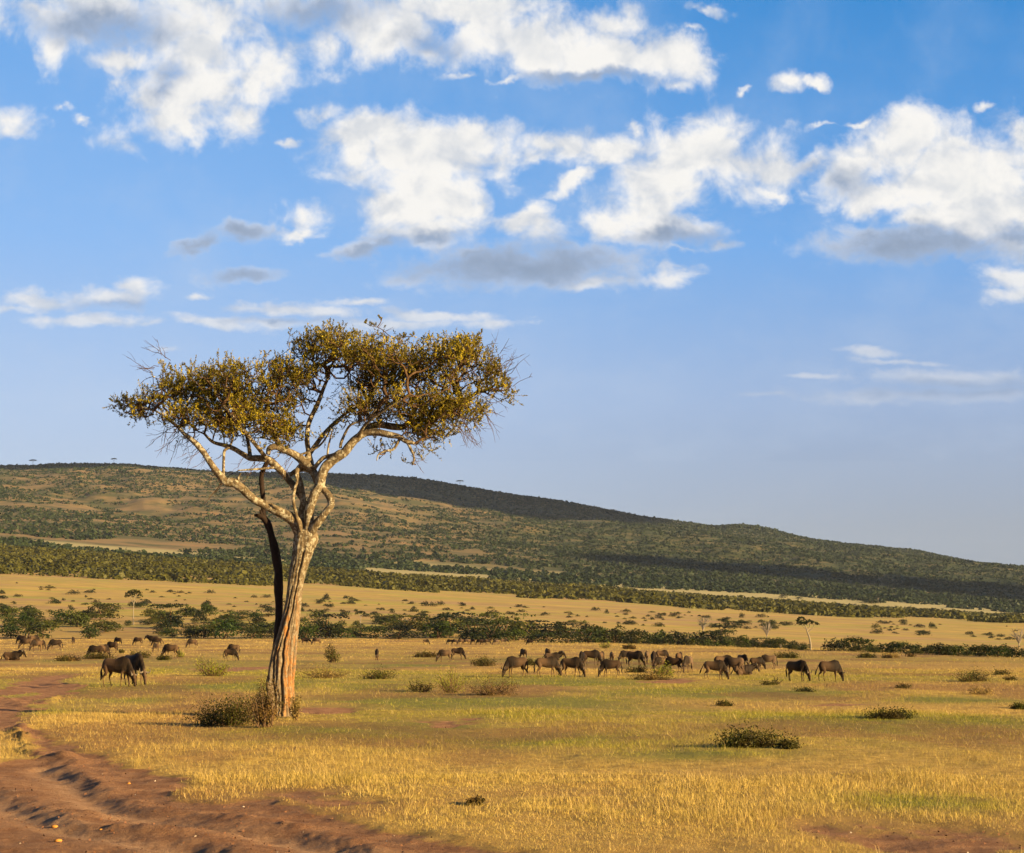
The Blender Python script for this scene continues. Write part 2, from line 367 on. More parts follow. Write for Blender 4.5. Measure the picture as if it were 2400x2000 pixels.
def tube(path, radii, sides=8, wob=0.0, cap=True, seed=0):
    """quads of a tapered tube along a path"""
    P = np.asarray(path, float); R = np.asarray(radii, float); n = len(P)
    T = np.gradient(P, axis=0); T /= np.linalg.norm(T, axis=1)[:, None]+1e-9
    up = np.array([0.12, 1.0, 0.05]); A = np.cross(T, up); bad = np.linalg.norm(A, axis=1) < .1
    A[bad] = np.cross(T[bad], [1, 0, 0]); A /= np.linalg.norm(A, axis=1)[:, None]; B = np.cross(T, A)
    th = np.linspace(0, 2*math.pi, sides, endpoint=False)
    rr = R[:, None]*np.ones(sides)
    if wob:
        L = np.concatenate([[0], np.cumsum(np.linalg.norm(np.diff(P, axis=0), axis=1))])
        rr = rr*(1+wob*(fbm(np.cos(th)[None, :]*1.6+L[:, None]*2.0+seed, np.sin(th)[None, :]*1.6+L[:, None]*1.1, 3, seed)-.5)*2)
    V = P[:, None, :]+rr[..., None]*(np.cos(th)[None, :, None]*A[:, None, :]+np.sin(th)[None, :, None]*B[:, None, :])
    V = V.reshape(-1, 3); idx = np.arange(n*sides).reshape(n, sides); nx = np.roll(idx, -1, axis=1)
    Fq = np.stack([idx[:-1], nx[:-1], nx[1:], idx[1:]], -1).reshape(-1, 4)
    if cap:
        V = np.concatenate([V, P[[0]], P[[-1]]]); c0 = n*sides; c1 = c0+1
        f0 = np.stack([idx[0], np.full(sides, c0), np.full(sides, c0), nx[0]], -1); f0[:, 2] = c0
        e = []
        for q in range(0, sides-1, 2): e.append((idx[0][q], c0, idx[0][(q+2) % sides], idx[0][q+1])); e.append((idx[-1][q], idx[-1][q+1], idx[-1][(q+2) % sides], c1))
        Fq = np.concatenate([Fq, np.array(e)])
    return V, Fq
def smooth_path(pts, step):
    """Catmull-Rom through rows of (x, y, z, r)"""
    p = np.asarray(pts, float); p = np.vstack([2*p[0]-p[1], p, 2*p[-1]-p[-2]]); out = []
    for i in range(1, len(p)-2):
        a, b, c, d = p[i-1:i+3]; n = max(1, int(np.linalg.norm((c-b)[:3])/step))
        for t in np.arange(n)/n:
            out.append(.5*(2*b+(c-a)*t+(2*a-5*b+4*c-d)*t*t+(3*b-a-3*c+d)*t**3))
    out.append(p[-2]); return np.array(out)
def cards(cen, size, rng, aspect=1.0, up=0.0, axis=None):
    """rhombic leaf faces with random facing; axis: preferred long direction"""
    n = len(cen); a = rng.normal(size=(n, 3)) if axis is None else axis+rng.normal(size=(n, 3))*.45
    a[:, 2] += up; a /= np.linalg.norm(a, axis=1)[:, None]+1e-9
    b = np.cross(a, rng.normal(size=(n, 3))); b /= np.linalg.norm(b, axis=1)[:, None]+1e-9
    s = np.asarray(size, float).reshape(-1, 1); a = a*s*.5; b = b*s*.5*aspect
    V = np.stack([cen-a, cen+b, cen+a, cen-b], 1).reshape(-1, 3)
    return V, np.arange(4*n).reshape(-1, 4)
def mat_new(name):
    m = bpy.data.materials.new(name); m.use_nodes = True; t = NT(m.node_tree); t.n.clear()
    o = t.new('ShaderNodeOutputMaterial'); b = t.new('ShaderNodeBsdfPrincipled'); t.l.new(b.outputs[0], o.inputs[0])
    b.inputs['Roughness'].default_value = 0.85; b.inputs['Specular IOR Level'].default_value = 0.15
    return m, t, b, o
def bump(t, b, h, strength=0.5, dist=0.02):
    n = t.new('ShaderNodeBump'); n.inputs['Strength'].default_value = strength; n.inputs['Distance'].default_value = dist
    t.l.new(h, n.inputs['Height']); t.l.new(n.outputs[0], b.inputs['Normal'])
def foliage_mat(name, c1, c2, c3=None, trans=0.25, objvar=0.0):
    """c1..c2 by leaf, c3 mixed in by clumps"""
    m, t, b, o = mat_new(name); r = t.attr('rnd')
    c = t.mix(r, c1, c2)
    if c3 is not None:
        g = t.new('ShaderNodeNewGeometry'); c = t.mix(t.ramp(t.noise(g.outputs['Position'], 0.9, 3, .6), .42, .62), c, c3)
    if objvar:
        oi = t.new('ShaderNodeObjectInfo'); hs = t.new('ShaderNodeHueSaturation'); t.l.new(c, hs.inputs['Color'])
        t.l.new(t.ramp(oi.outputs['Random'], 0, 1, 0.5-objvar*.012, 0.5+objvar*.04, False), hs.inputs['Hue'])
        t.l.new(t.ramp(t.m('FRACT', t.m('MULTIPLY', oi.outputs['Random'], 7.3)), 0, 1, 1-objvar*.5, 1+objvar*.5, False), hs.inputs['Value']); c = hs.outputs[0]
    t.l.new(c, b.inputs['Base Color']); b.inputs['Roughness'].default_value = .6; b.inputs['Specular IOR Level'].default_value = .2
    tr = t.new('ShaderNodeBsdfTranslucent'); t.l.new(c, tr.inputs[0]); mx = t.new('ShaderNodeMixShader'); mx.inputs[0].default_value = trans
    t.l.new(b.outputs[0], mx.inputs[1]); t.l.new(tr.outputs[0], mx.inputs[2]); t.l.new(mx.outputs[0], o.inputs[0])
    return m

# ------------------------------------------------------------------ colours of the plain, shared by soil and blades
GREENS = [(760,1715,330,22),(1250,1735,260,16),(1100,1640,380,16),(1750,1625,320,14),(2050,1690,260,18),(2250,1640,200,12),(560,1610,220,14),(1480,1560,180,6),(1650,1770,240,14),(2150,1880,200,22),(880,1610,120,10),(1300,1600,200,8),(330,1640,120,8),(1000,1560,90,4)]
_GW = []
for (gx, gy, ga, gb) in GREENS:
    X0, Y0 = px_ground(gx, gy); _GW.append((X0, Y0, ga*Y0/F, gb*Y0*Y0/(CAMZ*F)))
def green_at(X, Y):
    g = np.zeros(np.shape(X)); wv = fbm(X*.12, Y*.09, 3, 51)
    for (x0, y0, a, b) in _GW: g = np.maximum(g, np.exp(-(((X-x0)/a)**2+((Y-y0)/b)**2)*1.2))
    big = sst(fbm(X*.05+3, Y*.028, 4, 52), .46, .64)
    g = g*(.45+1.0*wv)+.55*big*sst(Y, 30, 60)
    return np.clip(g*(.55+.9*fbm(X*.7, Y*.5, 3, 53)), 0, 1)*(1-.75*sst(Y, 150, 260))
def red_at(X, Y): return sst(fbm(X*.16-8, Y*.10, 5, 55), .52, .70)
# ------------------------------------------------------------------ ground sheet and dirt track
def ground_material():
    m, t, b, o = mat_new('savanna_soil'); g = t.new('ShaderNodeNewGeometry'); P = g.outputs['Position']
    straw = t.mix(t.ramp(t.noise(P, 2.2, 6, .65), .3, .7), (.34, .205, .046), (.55, .36, .092))
    st = t.new('ShaderNodeMapping'); t.l.new(P, st.inputs[0]); st.inputs['Scale'].default_value = (.02, .055, .02)
    straw = t.mix(t.ramp(t.noise(st.outputs[0], 1.0, 7, .62), .40, .66), straw, (.33, .20, .062))
    green = t.mix(t.noise(P, 3.0, 5, .6), (.115, .125, .022), (.26, .22, .045))
    c = t.mix(t.attr('green'), straw, green)
    c = t.mix(t.m('MULTIPLY', t.attr('red'), .55), c, (.22, .105, .042))
    dn = t.noise(P, 1.6, 8, .65); dn2 = t.noise(P, 14, 5, .7)
    dirt = t.mix(t.ramp(dn, .36, .64), (.225, .100, .044), (.370, .190, .090))
    dirt = t.mix(t.ramp(dn2, .35, .8, 0, .5), dirt, (.45, .255, .135))
    dirt = t.mix(t.m('MULTIPLY', t.attr('rut'), t.ramp(t.noise(P, 3.0, 6, .7), .3, .6, .15, .8)), dirt, (.50, .30, .165))
    dm = t.m('ADD', t.attr('dirt'), t.m('MULTIPLY_ADD', t.noise(P, 5, 5, .7), .7, -.35))
    c = t.mix(t.ramp(dm, .3, .7), c, dirt)
    # farther bands of the plain: tan slope, hillside soils
    far = t.attr('far')
    s2 = t.new('ShaderNodeMapping'); t.l.new(P, s2.inputs[0]); s2.inputs['Scale'].default_value = (.006, .018, .01)
    tan = t.mix(t.ramp(t.noise(s2.outputs[0], 1.0, 7, .6), .38, .64), (.50, .335, .080), (.42, .260, .110))
    tan = t.mix(t.ramp(t.noise(P, .06, 5, .6), .5, .75, 0, .5), tan, (.31, .235, .045))
    s3 = t.new('ShaderNodeMapping'); t.l.new(P, s3.inputs[0]); s3.inputs['Scale'].default_value = (.05, .16, .05)
    tan = t.mix(t.ramp(t.noise(s3.outputs[0], 1.0, 7, .7), .42, .70, 0, .85), tan, (.25, .165, .048))
    tan = t.mix(t.ramp(t.noise(s3.outputs[0], .35, 4, .6), .50, .62, 0, .75), tan, (.33, .30, .048))
    tan = t.mix(t.attr('pale'), tan, (.36, .30, .13))  # pale grass strip, with distance haze put into its colour
    c = t.mix(far, c, tan)
    hill = t.attr('hill')
    hs = t.new('ShaderNodeMapping'); t.l.new(P, hs.inputs[0]); hs.inputs['Scale'].default_value = (.011, .016, .01)
    n1 = t.noise(hs.outputs[0], 1.0, 9, .68)
    hc = t.mix(t.ramp(n1, .40, .58), (.085, .080, .028), (.225, .150, .062))
    hc = t.mix(t.ramp(n1, .60, .70, 0, .85), hc, (.32, .165, .070))
    hc = t.mix(t.m('MULTIPLY', t.attr('lush'), .8), hc, t.mix(t.ramp(n1, .46, .66), (.030, .048, .014), (.115, .098, .036)))
    c = t.mix(hill, c, hc)
    t.l.new(c, b.inputs['Base Color'])
    h = t.m('ADD', t.m('MULTIPLY', t.noise(P, 11, 10, .75), .9), t.m('MULTIPLY', t.noise(P, 1.2, 4, .6), .5))
    h = t.m('MULTIPLY', h, t.m('MULTIPLY_ADD', t.attr('dirt'), 1.3, 1.0)); bump(t, b, h, 1.0, .07); b.inputs['Roughness'].default_value = .95
    return m
MG = ground_material()
def build_ground():
    s_in = np.linspace(-.335, .335, 560); s_out = np.linspace(.34, .74, 46)
    S = np.concatenate([-s_out[::-1], s_in, s_out])
    Yr = np.concatenate([np.linspace(-30, 14, 8), np.exp(np.linspace(math.log(15), math.log(120), 470)), np.exp(np.linspace(math.log(121), math.log(8800), 520))])
    Ym = np.repeat(Yr[:, None], len(S), 1); Ye = np.maximum(Ym, 12)+4*np.clip((16-Ym)/16, 0, 1)
    X = S[None, :]*Ye
    d = dirt_mask(X, Ym); Z = height(X, Ym, d)
    V = np.stack([X, Ym, Z], -1).reshape(-1, 3)
    r, c = Ym.shape; idx = np.arange(r*c).reshape(r, c)
    Fq = np.stack([idx[:-1, :-1], idx[:-1, 1:], idx[1:, 1:], idx[1:, :-1]], -1).reshape(-1, 4)
    rut = np.zeros(X.shape); nr = Ym < 60
    for ln, hh, wd in RUTS: rut[nr] = np.maximum(rut[nr], np.exp(-((pdist(X[nr], Ym[nr], ln)/.45)**2)))
    at = {'rut': rut.ravel(), 'dirt': d.ravel(), 'green': green_at(X, Ym).ravel(), 'red': red_at(X, Ym).ravel(),
          'far': sst(Ym, 430, 600).ravel(), 'lush': sst(S[None, :]*F+CX+0*Ym, 850, 1500).ravel(), 'pale': sst(Ym, 1450, 1650).ravel(), 'hill': sst(Ym+ (fbm(X*.01, Ym*.01, 3, 61)-.5)*300, 1850, 2050).ravel()}
    cen = V[Fq].mean(1); df = d.ravel()[Fq].mean(1)
    near = (cen[:, 1] < 140) & (df > .5) & ((sdist(cen[:, 0], cen[:, 1], ROAD) > -2))
    hillf = cen[:, 1] > 1950
    def sub(mask, name):
        f = Fq[mask]; u, inv = np.unique(f, return_inverse=True)
        me = mesh_np(name, V[u], inv.reshape(f.shape), [MG], True, {k: v[u] for k, v in at.items()})
        return prop(link(name, me), kind='structure')
    sub(near, 'dirt_track'); sub(hillf, 'hills'); sub(~near & ~hillf, 'ground')
build_ground()
# ------------------------------------------------------------------ the tall tree
TX, TY = (668-CX)*60/F, 60.0
TZ = ground_at(TX, TY)
def tp(px, py, dy=0.0):
    """a point of the tree, relative to its base; dy is how far behind the trunk it is"""
    Y = TY; return [(px-CX)*Y/F-TX, dy, CAMZ-(py-HY)*Y/F-TZ]
PX = 60/F
def limb(pts): return [tp(p[0], p[1], p[2])+[p[3]*PX*.88] for p in pts]
LIMBS = dict(
 left=limb([(712,1262,0,17),(700,1236,0,18),(686,1217,-.1,17),(663,1203,-.2,14),(623,1183,-.35,11.5),(597,1169,-.5,11),(571,1147,-.6,11.5),(554,1135,-.65,13),(537,1134,-.7,11),(523,1117,-.75,9.5),(506,1094,-.8,8.5),(489,1069,-.8,7.5),(474,1051,-.8,7.5),(460,1037,-.8,6.5),(440,1022,-.7,5),(425,1005,-.6,3.5)]),
 left_up=limb([(533,1130,-.7,5),(531,1111,-.65,4),(530,1077,-.5,3.8),(531,1057,-.4,4),(541,1046,-.2,3.2),(548,1015,-.1,2.5),(540,975,0,2)]),
 centre=limb([(708,1252,.05,11),(705,1214,.1,9),(709,1177,.1,8),(709,1160,.15,8),(700,1126,.2,7.5),(694,1103,.25,7),(704,1088,.3,8),(722,1080,.35,14)]),
 cross=limb([(718,1190,.35,8),(706,1165,.4,9),(689,1140,.45,10),(669,1117,.5,9.5),(654,1100,.5,10),(640,1086,.4,10),(623,1073,.3,9.5),(603,1070,.3,8.5),(583,1069,.3,8),(563,1058,.35,7),(543,1046,.4,6.5),(520,1037,.5,5.5),(491,1029,.6,4),(470,1010,.7,3)]),
 vine=limb([(708,1246,-.3,4),(697,1206,-.32,4.5),(690,1171,-.28,4.5),(693,1143,-.2,4),(697,1128,-.1,3.5),(692,1110,.1,3)]),
 right=limb([(722,1258,0,16),(723,1228,-.05,13),(726,1189,-.1,12),(737,1160,-.15,12.5),(751,1137,-.2,13.5),(755,1114,-.2,13),(766,1091,-.2,12.5),(783,1077,-.2,12.5),(800,1066,-.25,13),(811,1059,-.25,11.5),(824,1042,-.3,11),(840,1028,-.35,10.5),(863,1016,-.4,9.5),(891,1017,-.5,9),(914,1023,-.6,8),(940,1029,-.65,7),(957,1040,-.7,6),(974,1044,-.75,4)]),
 right_top=limb([(836,1032,-.2,9),(857,1008,-.1,10),(886,994,.1,9),(920,997,.3,9),(943,996,.4,8),(962,982,.5,7),(1011,974,.7,6),(1042,950,.8,5),(1080,930,.9,3.5)]),
 loop=limb([(727,1253,-.05,12),(740,1232,-.2,12),(755,1216,-.3,11),(767,1199,-.35,9),(776,1186,-.35,10),(773,1166,-.3,10),(763,1150,-.25,9.5),(751,1134,-.2,9)]),
 inner=limb([(750,1146,-.1,9),(741,1126,.1,10),(734,1108,.2,11),(724,1090,.3,13),(722,1076,.32,14),(722,1056,.3,7.5),(718,1031,.3,7),(720,994,.3,6.5),(727,971,.35,6),(743,937,.4,5.5),(751,914,.45,5),(765,880,.5,3.5)]),
 knot=limb([(735,1093,.1,9),(714,1084,.2,13),(700,1071,.2,11),(686,1062,.1,9),(664,1051,0,9),(647,1045,-.1,9),(632,1050,-.15,7),(628,1065,-.1,6)]),
 knot_up=limb([(664,1051,0,6),(652,1030,-.2,5),(640,1000,-.4,4.5),(628,965,-.5,3.5)]),
 under=limb([(728,1098,.4,8),(709,1094,.5,8),(690,1098,.55,7),(675,1108,.55,5)]),
 side=limb([(736,1096,.1,6),(742,1089,0,6),(757,1073,-.05,5.5),(774,1068,-.1,5.5),(795,1063,-.2,6)]),
 thin=limb([(690,1068,.1,3),(726,1055,.1,3),(748,1042,.1,2.8),(764,1022,.1,2.4),(775,1000,.1,2)]),
 up1=limb([(800,1050,-.25,4),(801,1040,-.3,4),(812,1015,-.35,3.6),(824,998,-.4,3.2),(850,988,-.5,3),(866,984,-.6,2.6),(890,960,-.9,2.2)]),
 up2=limb([(768,1068,-.1,3),(770,1048,-.1,2.8),(774,1032,-.15,2.4),(780,1010,-.2,1.8)]),
 hang=limb([(957,1040,-.7,4),(968,1060,-.75,3),(974,1080,-.8,2.4),(970,1092,-.8,1.4)]),
 hang2=limb([(940,1032,-.65,4),(925,1055,-.6,3.6),(905,1060,-.6,3),(890,1068,-.6,2.2),(886,1082,-.6,1.2)]),
 spur=limb([(660,1198,-.3,5),(648,1188,-.45,4),(640,1180,-.5,1.5)]), spur2=limb([(566,1136,-.6,4),(566,1122,-.7,3),(573,1112,-.75,1.2)]),
 dead_branch=limb([(640,1093,.2,4),(615,1097,0,3),(590,1100,-.2,2.6),(560,1103,-.3,1.6)]),
 far_left=limb([(425,1005,-.6,3.5),(400,985,-.6,3),(370,965,-.6,2.4),(330,955,-.5,1.8)]),
 back=limb([(720,1060,.5,7),(735,1030,1.0,6),(760,990,1.5,5),(800,950,1.9,4),(850,920,2.2,3)]),
 back2=limb([(583,1069,.3,6),(575,1040,.8,5),(560,1000,1.3,4),(530,960,1.7,3)]),
 front=limb([(840,1028,-.4,5),(862,1002,-1.0,4),(905,975,-1.5,3),(950,950,-1.9,2)]),
 front2=limb([(623,1071,.2,6),(600,1040,-.5,5),(570,1000,-1.1,4),(540,960,-1.6,3)]),
)
def bark_material():
    m, t, b, o = mat_new('pale_bark'); tcn = t.new('ShaderNodeTexCoord'); P = tcn.outputs['Object']
    gx, gy, gz = t.sep(P)
    base = t.mix(t.ramp(t.noise(P, 5, 6, .65), .35, .65), (.095, .066, .034), (.215, .158, .088))
    lich = t.ramp(t.noise(P, 7.5, 5, .6, .4), .50, .60)
    hi = t.ramp(gz, 3.2, 5.0)
    c = t.mix(t.m('MULTIPLY', lich, t.ramp(gz, 4.5, 7, .5, .95)), base, (.41, .36, .25))
    c = t.mix(t.m('MULTIPLY', t.m('SUBTRACT', 1.0, hi), .35), c, (.30, .225, .145))
    mp = t.new('ShaderNodeMapping'); t.l.new(P, mp.inputs[0]); mp.inputs['Scale'].default_value = (3.2, 3.2, .22)
    streak = t.m('MULTIPLY', t.ramp(t.noise(mp.outputs[0], 1.3, 5, .6, .3), .52, .60), t.ramp(t.noise(P, 4.0, 5, .7), .34, .56))
    c = t.mix(t.m('MULTIPLY', streak, t.ramp(gz, 3.2, 5.2, .80, 0)), c, (.42, .175, .040))
    mp2 = t.new('ShaderNodeMapping'); t.l.new(P, mp2.inputs[0]); mp2.inputs['Scale'].default_value = (9, 9, .7)
    fur = t.noise(mp2.outputs[0], 1.2, 7, .7, .2)
    c = t.mix(t.ramp(fur, .30, .44, .75, 0), c, (.065, .040, .024))
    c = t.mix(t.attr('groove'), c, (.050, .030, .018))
    t.l.new(c, b.inputs['Base Color']); bump(t, b, t.m('ADD', fur, t.m('MULTIPLY', t.noise(P, 18, 6, .7), .35)), 1.0, .09)
    b.inputs['Roughness'].default_value = .9
    return m
MB = bark_material()
def twig_material(name, a, b2):
    m, t, b, o = mat_new(name); tcn = t.new('ShaderNodeTexCoord')
    t.l.new(t.mix(t.noise(tcn.outputs['Object'], 6, 5, .6), a, b2), b.inputs['Base Color']); return m
M_TWIG = twig_material('twig_bark', (.030, .016, .008), (.15, .085, .040))
M_DEAD_SHADED = twig_material('dead_and_shaded_bark', (.010, .007, .005), (.042, .024, .015))  # dead bark, darkened to carry the trunk's shade on the second stem
M_LEAF = foliage_mat('tree_leaves', (.022, .024, .003), (.48, .365, .018), (.120, .092, .007), .10)

def trunk_mesh():
    ctr = [(664,1692,42,19),(664,1677,23.5,13),(663,1640,24,14),(660,1612,27,17),(659,1590,28,18),(662,1560,28,18),(667,1520,25.5,17),(673,1490,22.5,17),(680,1458,20,16),(686,1420,18,15),(692,1375,17,14.5),(699,1335,18,15),(707,1304,20,16),(713,1280,23,18),(717,1262,25,18),(717,1246,22,15),(716,1236,12,9)]
    c = smooth_path([[*tp(a, b, 0), r1*PX, r2*PX] for a, b, r1, r2 in ctr[1:]][:], .05)
    n = len(c); sides = 96; th = np.linspace(0, 2*math.pi, sides, endpoint=False); z = c[:, 2]
    Z = z[:, None]; T = th[None, :]
    tw = T+.10*np.sin(Z*.9)+.06*np.sin(Z*2.3+1)+.5*(fbm(Z*.9, T*0+2, 4, 73)-.5)
    def gv(center, width, depth, z0, z1):
        d = np.angle(np.exp(1j*(tw+.35*(fbm(Z*1.7+center*5, T*0+center, 4, 74)-.5)-center))); return depth*np.exp(-(d/width)**2)*sst(Z, z0-.5, z0+.3)*(1-sst(Z, z1-.6, z1+.4))
    # front of the trunk faces -y: angle -90 degrees
    fr = -math.pi/2
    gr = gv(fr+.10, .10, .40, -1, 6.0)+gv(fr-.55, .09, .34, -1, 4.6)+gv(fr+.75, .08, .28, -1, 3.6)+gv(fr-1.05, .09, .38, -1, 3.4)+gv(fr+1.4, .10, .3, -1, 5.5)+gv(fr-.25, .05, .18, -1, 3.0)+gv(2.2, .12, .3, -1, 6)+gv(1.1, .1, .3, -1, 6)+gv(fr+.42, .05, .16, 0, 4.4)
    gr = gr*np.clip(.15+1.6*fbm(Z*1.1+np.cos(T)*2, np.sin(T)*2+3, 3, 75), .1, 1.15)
    rad = 1-gr+.10*(fbm(np.cos(tw)*3+9, Z*.55+np.sin(tw)*3, 4, 71)-.5)*2*1.3+.10*(fbm(np.cos(tw)*6, Z*2.2+np.sin(tw)*6, 4, 72)-.5)*2
    but = gv(fr-1.0, .30, .55, 0.1, 1.5)+gv(fr-.45, .2, .14, -1, 1.7)+gv(fr+.35, .16, .20, -1, .9)
    rad = rad+but*np.exp(-((Z-.9)/.9)**2)+.30*np.exp(-Z/.16)*np.abs(np.sin(tw*3.5+.7))
    rx = c[:, 3][:, None]*rad*1.08; ry = c[:, 4][:, None]*rad*1.15
    V = np.stack([c[:, 0][:, None]+rx*np.cos(T), c[:, 1][:, None]+ry*np.sin(T), Z+0*T], -1).reshape(-1, 3)
    idx = np.arange(n*sides).reshape(n, sides); nx = np.roll(idx, -1, 1)
    Fq = np.stack([idx[:-1], nx[:-1], nx[1:], idx[1:]], -1).reshape(-1, 4)
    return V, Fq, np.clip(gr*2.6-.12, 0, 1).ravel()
def build_tree():
    CT = np.array([(230,960),(262,938),(285,925),(330,930),(375,905),(395,855),(410,865),(447,853),(480,862),(505,860),(540,842),(557,842),(575,862),(600,870),(620,852),(650,830),(668,830),(678,845),(684,800),(695,795),(715,790),(724,770),(760,767),(785,760),(815,764),(840,780),(860,792),(905,803),(930,803),(960,788),(1000,784),(1035,782),(1060,784),(1090,787),(1115,792),(1140,800),(1155,806),(1175,845),(1190,885),(1215,925)], float)
    def above(P, slack):
        """how far a point stands above the crown's outline, in px"""
        px = CX+(P[..., 0]+TX)/PX; py = HY-(P[..., 2]+TZ-CAMZ)/PX; return np.interp(px, CT[:, 0], CT[:, 1])-py-slack
    root = bpy.data.objects.new('savanna_tree', None); col.objects.link(root); root.location = (TX, TY, TZ-.03)
    prop(root, 'tall flat-crowned tree with pale fissured trunk standing alone beside the dirt track', 'tree')
    V, Fq, g = trunk_mesh(); vs, fs, gs = [V], [Fq], [g]; n = len(V)
    starts = []
    big = ('left', 'right', 'centre', 'loop', 'cross', 'inner', 'knot', 'right_top')
    for i, (k, pts) in enumerate(LIMBS.items()):
        if k in ('far_left',): pass
        p = smooth_path(pts, .055); 
        if k in big: p[:, :3] += (np.stack([fbm(p[:, 2]*1.3+i, p[:, 0], 3, i), fbm(p[:, 0]*1.3, p[:, 2]+i, 3, i+3), fbm(p[:, 0]*1.1+5, p[:, 2]*1.1, 3, i+5)], 1)-.5)*.09
        v, f = tube(p[:, :3], np.maximum(p[:, 3], .012), 16 if k in big else 9, .20 if k in big else .12, seed=i*3)
        vs.append(v); fs.append(f+n); gs.append(np.zeros(len(v))); n += len(v)
        q = smooth_path(pts, .35); s0 = 0.55 if k in ('left', 'right', 'centre', 'loop', 'inner', 'cross') else .3
        if k in ('loop', 'centre', 'vine', 'spur', 'spur2', 'side', 'under'): continue
        starts.append(q[int(len(q)*s0):, :3])
    me = mesh_np('trunk', np.concatenate(vs), np.concatenate(fs), [MB], True, {'groove': np.concatenate(gs)})
    link('trunk', me, root)
    # the second stem behind the trunk, with shade put into its bark colour
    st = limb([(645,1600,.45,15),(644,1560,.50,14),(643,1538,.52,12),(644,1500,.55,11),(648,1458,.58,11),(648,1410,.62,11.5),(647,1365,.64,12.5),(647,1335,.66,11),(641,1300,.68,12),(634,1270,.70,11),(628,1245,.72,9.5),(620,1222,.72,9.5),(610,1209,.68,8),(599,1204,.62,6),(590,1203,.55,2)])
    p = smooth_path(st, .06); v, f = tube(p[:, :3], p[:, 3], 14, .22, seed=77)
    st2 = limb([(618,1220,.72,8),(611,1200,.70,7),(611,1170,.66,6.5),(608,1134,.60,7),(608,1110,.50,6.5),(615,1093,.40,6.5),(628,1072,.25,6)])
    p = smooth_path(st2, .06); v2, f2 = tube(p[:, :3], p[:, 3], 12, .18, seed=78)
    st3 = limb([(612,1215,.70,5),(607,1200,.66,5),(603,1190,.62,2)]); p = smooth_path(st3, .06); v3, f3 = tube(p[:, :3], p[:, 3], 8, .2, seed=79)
    me = mesh_np('second_stem', np.concatenate([v, v2, v3]), np.concatenate([f, f2+len(v), f3+len(v)+len(v2)]), [M_DEAD_SHADED], True)
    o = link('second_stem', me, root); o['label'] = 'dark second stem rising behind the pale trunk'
    # crown
    LOBES = [(322,938,52,26,1.2,5),(385,905,62,50,1.9,8),(345,962,40,20,1.0,2),(460,915,80,62,2.4,12),(550,915,85,72,2.6,14),(635,905,70,76,2.6,11),(690,905,45,60,2.2,3),(530,990,85,32,2.0,10),(430,980,46,34,1.6,5),(640,1000,60,45,1.8,8),(580,950,70,40,2.2,6),(665,835,32,26,1.2,2),
             (718,808,46,30,1.8,5),(790,812,78,52,2.4,13),(870,850,92,62,2.6,15),(950,850,85,66,2.7,13),(1040,850,85,70,2.6,14),(1105,835,50,52,2.0,5),(1150,880,50,38,1.5,5),(1190,905,28,18,.8,2),(1060,955,66,46,2.0,11),(950,955,90,46,2.2,12),(870,950,55,38,1.6,6),(720,885,60,42,2.0,4),(1000,1005,60,32,1.4,5),(815,960,42,26,1.2,1.6),(775,1010,22,24,.8,.5),(560,850,40,20,1.2,2),(900,1052,18,8,.4,.5),(972,1085,8,14,.25,.4)]
    rng = np.random.default_rng(5); A = []
    for (cx, cy, rx, rz, ry, k) in LOBES:
        nc = max(1, int(k*3.0))
        for _ in range(nc):
            u = rng.normal(size=3); u /= np.linalg.norm(u); u *= rng.random()**(1/2.4)
            c = np.array(tp(cx+u[0]*rx*.93, cy-u[2]*rz*.88+4, u[1]*ry)); m = rng.integers(6, 19)
            q = c+rng.normal(size=(m, 3))*np.array([.20, .24, .17]); q[:, 1] = q[:, 1]; A.append(q)
    A = np.concatenate(A); A = A[above(A, -11+9*rng.random(len(A))**2) < 0]
    N = list(np.concatenate(starts)); L0 = [0.0]*len(N); par = [-1]*len(N); cnt = np.zeros(len(N)+len(A)*4)
    NP = np.zeros((len(N)+len(A)*4, 3)); NL = np.zeros(len(NP)); n = len(N); NP[:n] = N
    par = np.full(len(NP), -1); from_d = np.array([np.min(np.linalg.norm(NP[:n]-a, axis=1)) for a in A])
    tips = []
    for ai in np.argsort(from_d):
        a = A[ai]; d = np.linalg.norm(NP[:n]-a, axis=1); j = int(np.argmin(d+.22*NL[:n]+.25*np.clip(NP[:n, 2]-a[2], 0, 1)))
        dist = d[j]; k = max(1, int(dist/.22)); prev = j; base = NP[j].copy()
        off = rng.normal(size=3)*.10*dist; sag = .0
        for s in range(1, k+1):
            tt = s/k; pt = base+(a-base)*tt+off*math.sin(math.pi*tt)+rng.normal(size=3)*.018
            NP[n] = pt; par[n] = prev; NL[n] = NL[prev]+dist/k; prev = n; n += 1
            if n >= len(NP)-5: break
        tips.append(prev)
        if n >= len(NP)-5: break
    NP = NP[:n]; par = par[:n]; cnt = np.zeros(n)
    for tpi in tips: cnt[tpi] += 1
    for i in range(n-1, -1, -1):
        if par[i] >= 0: cnt[par[i]] += cnt[i]
    R = .0062*np.maximum(cnt, 1)**.43
    # branch tubes: 3-4 sided segments
    seg = np.nonzero(par >= 0)[0]; a = NP[par[seg]]; b = NP[seg]; ra = np.minimum(R[par[seg]], R[seg]*1.35); rb = R[seg]
    t = b-a; t /= np.linalg.norm(t, axis=1)[:, None]+1e-9; u = np.cross(t, np.array([.3, .9, .2])); u /= np.linalg.norm(u, axis=1)[:, None]+1e-9; wv = np.cross(t, u)
    sd = 5; th = np.linspace(0, 2*math.pi, sd, endpoint=False)
    ring = lambda c, r: c[:, None, :]+r[:, None, None]*(np.cos(th)[None, :, None]*u[:, None, :]+np.sin(th)[None, :, None]*wv[:, None, :])
    Vb = np.concatenate([ring(a, ra), ring(b+t*.01, rb)], 1).reshape(-1, 3); base = (np.arange(len(seg))*2*sd)[:, None]
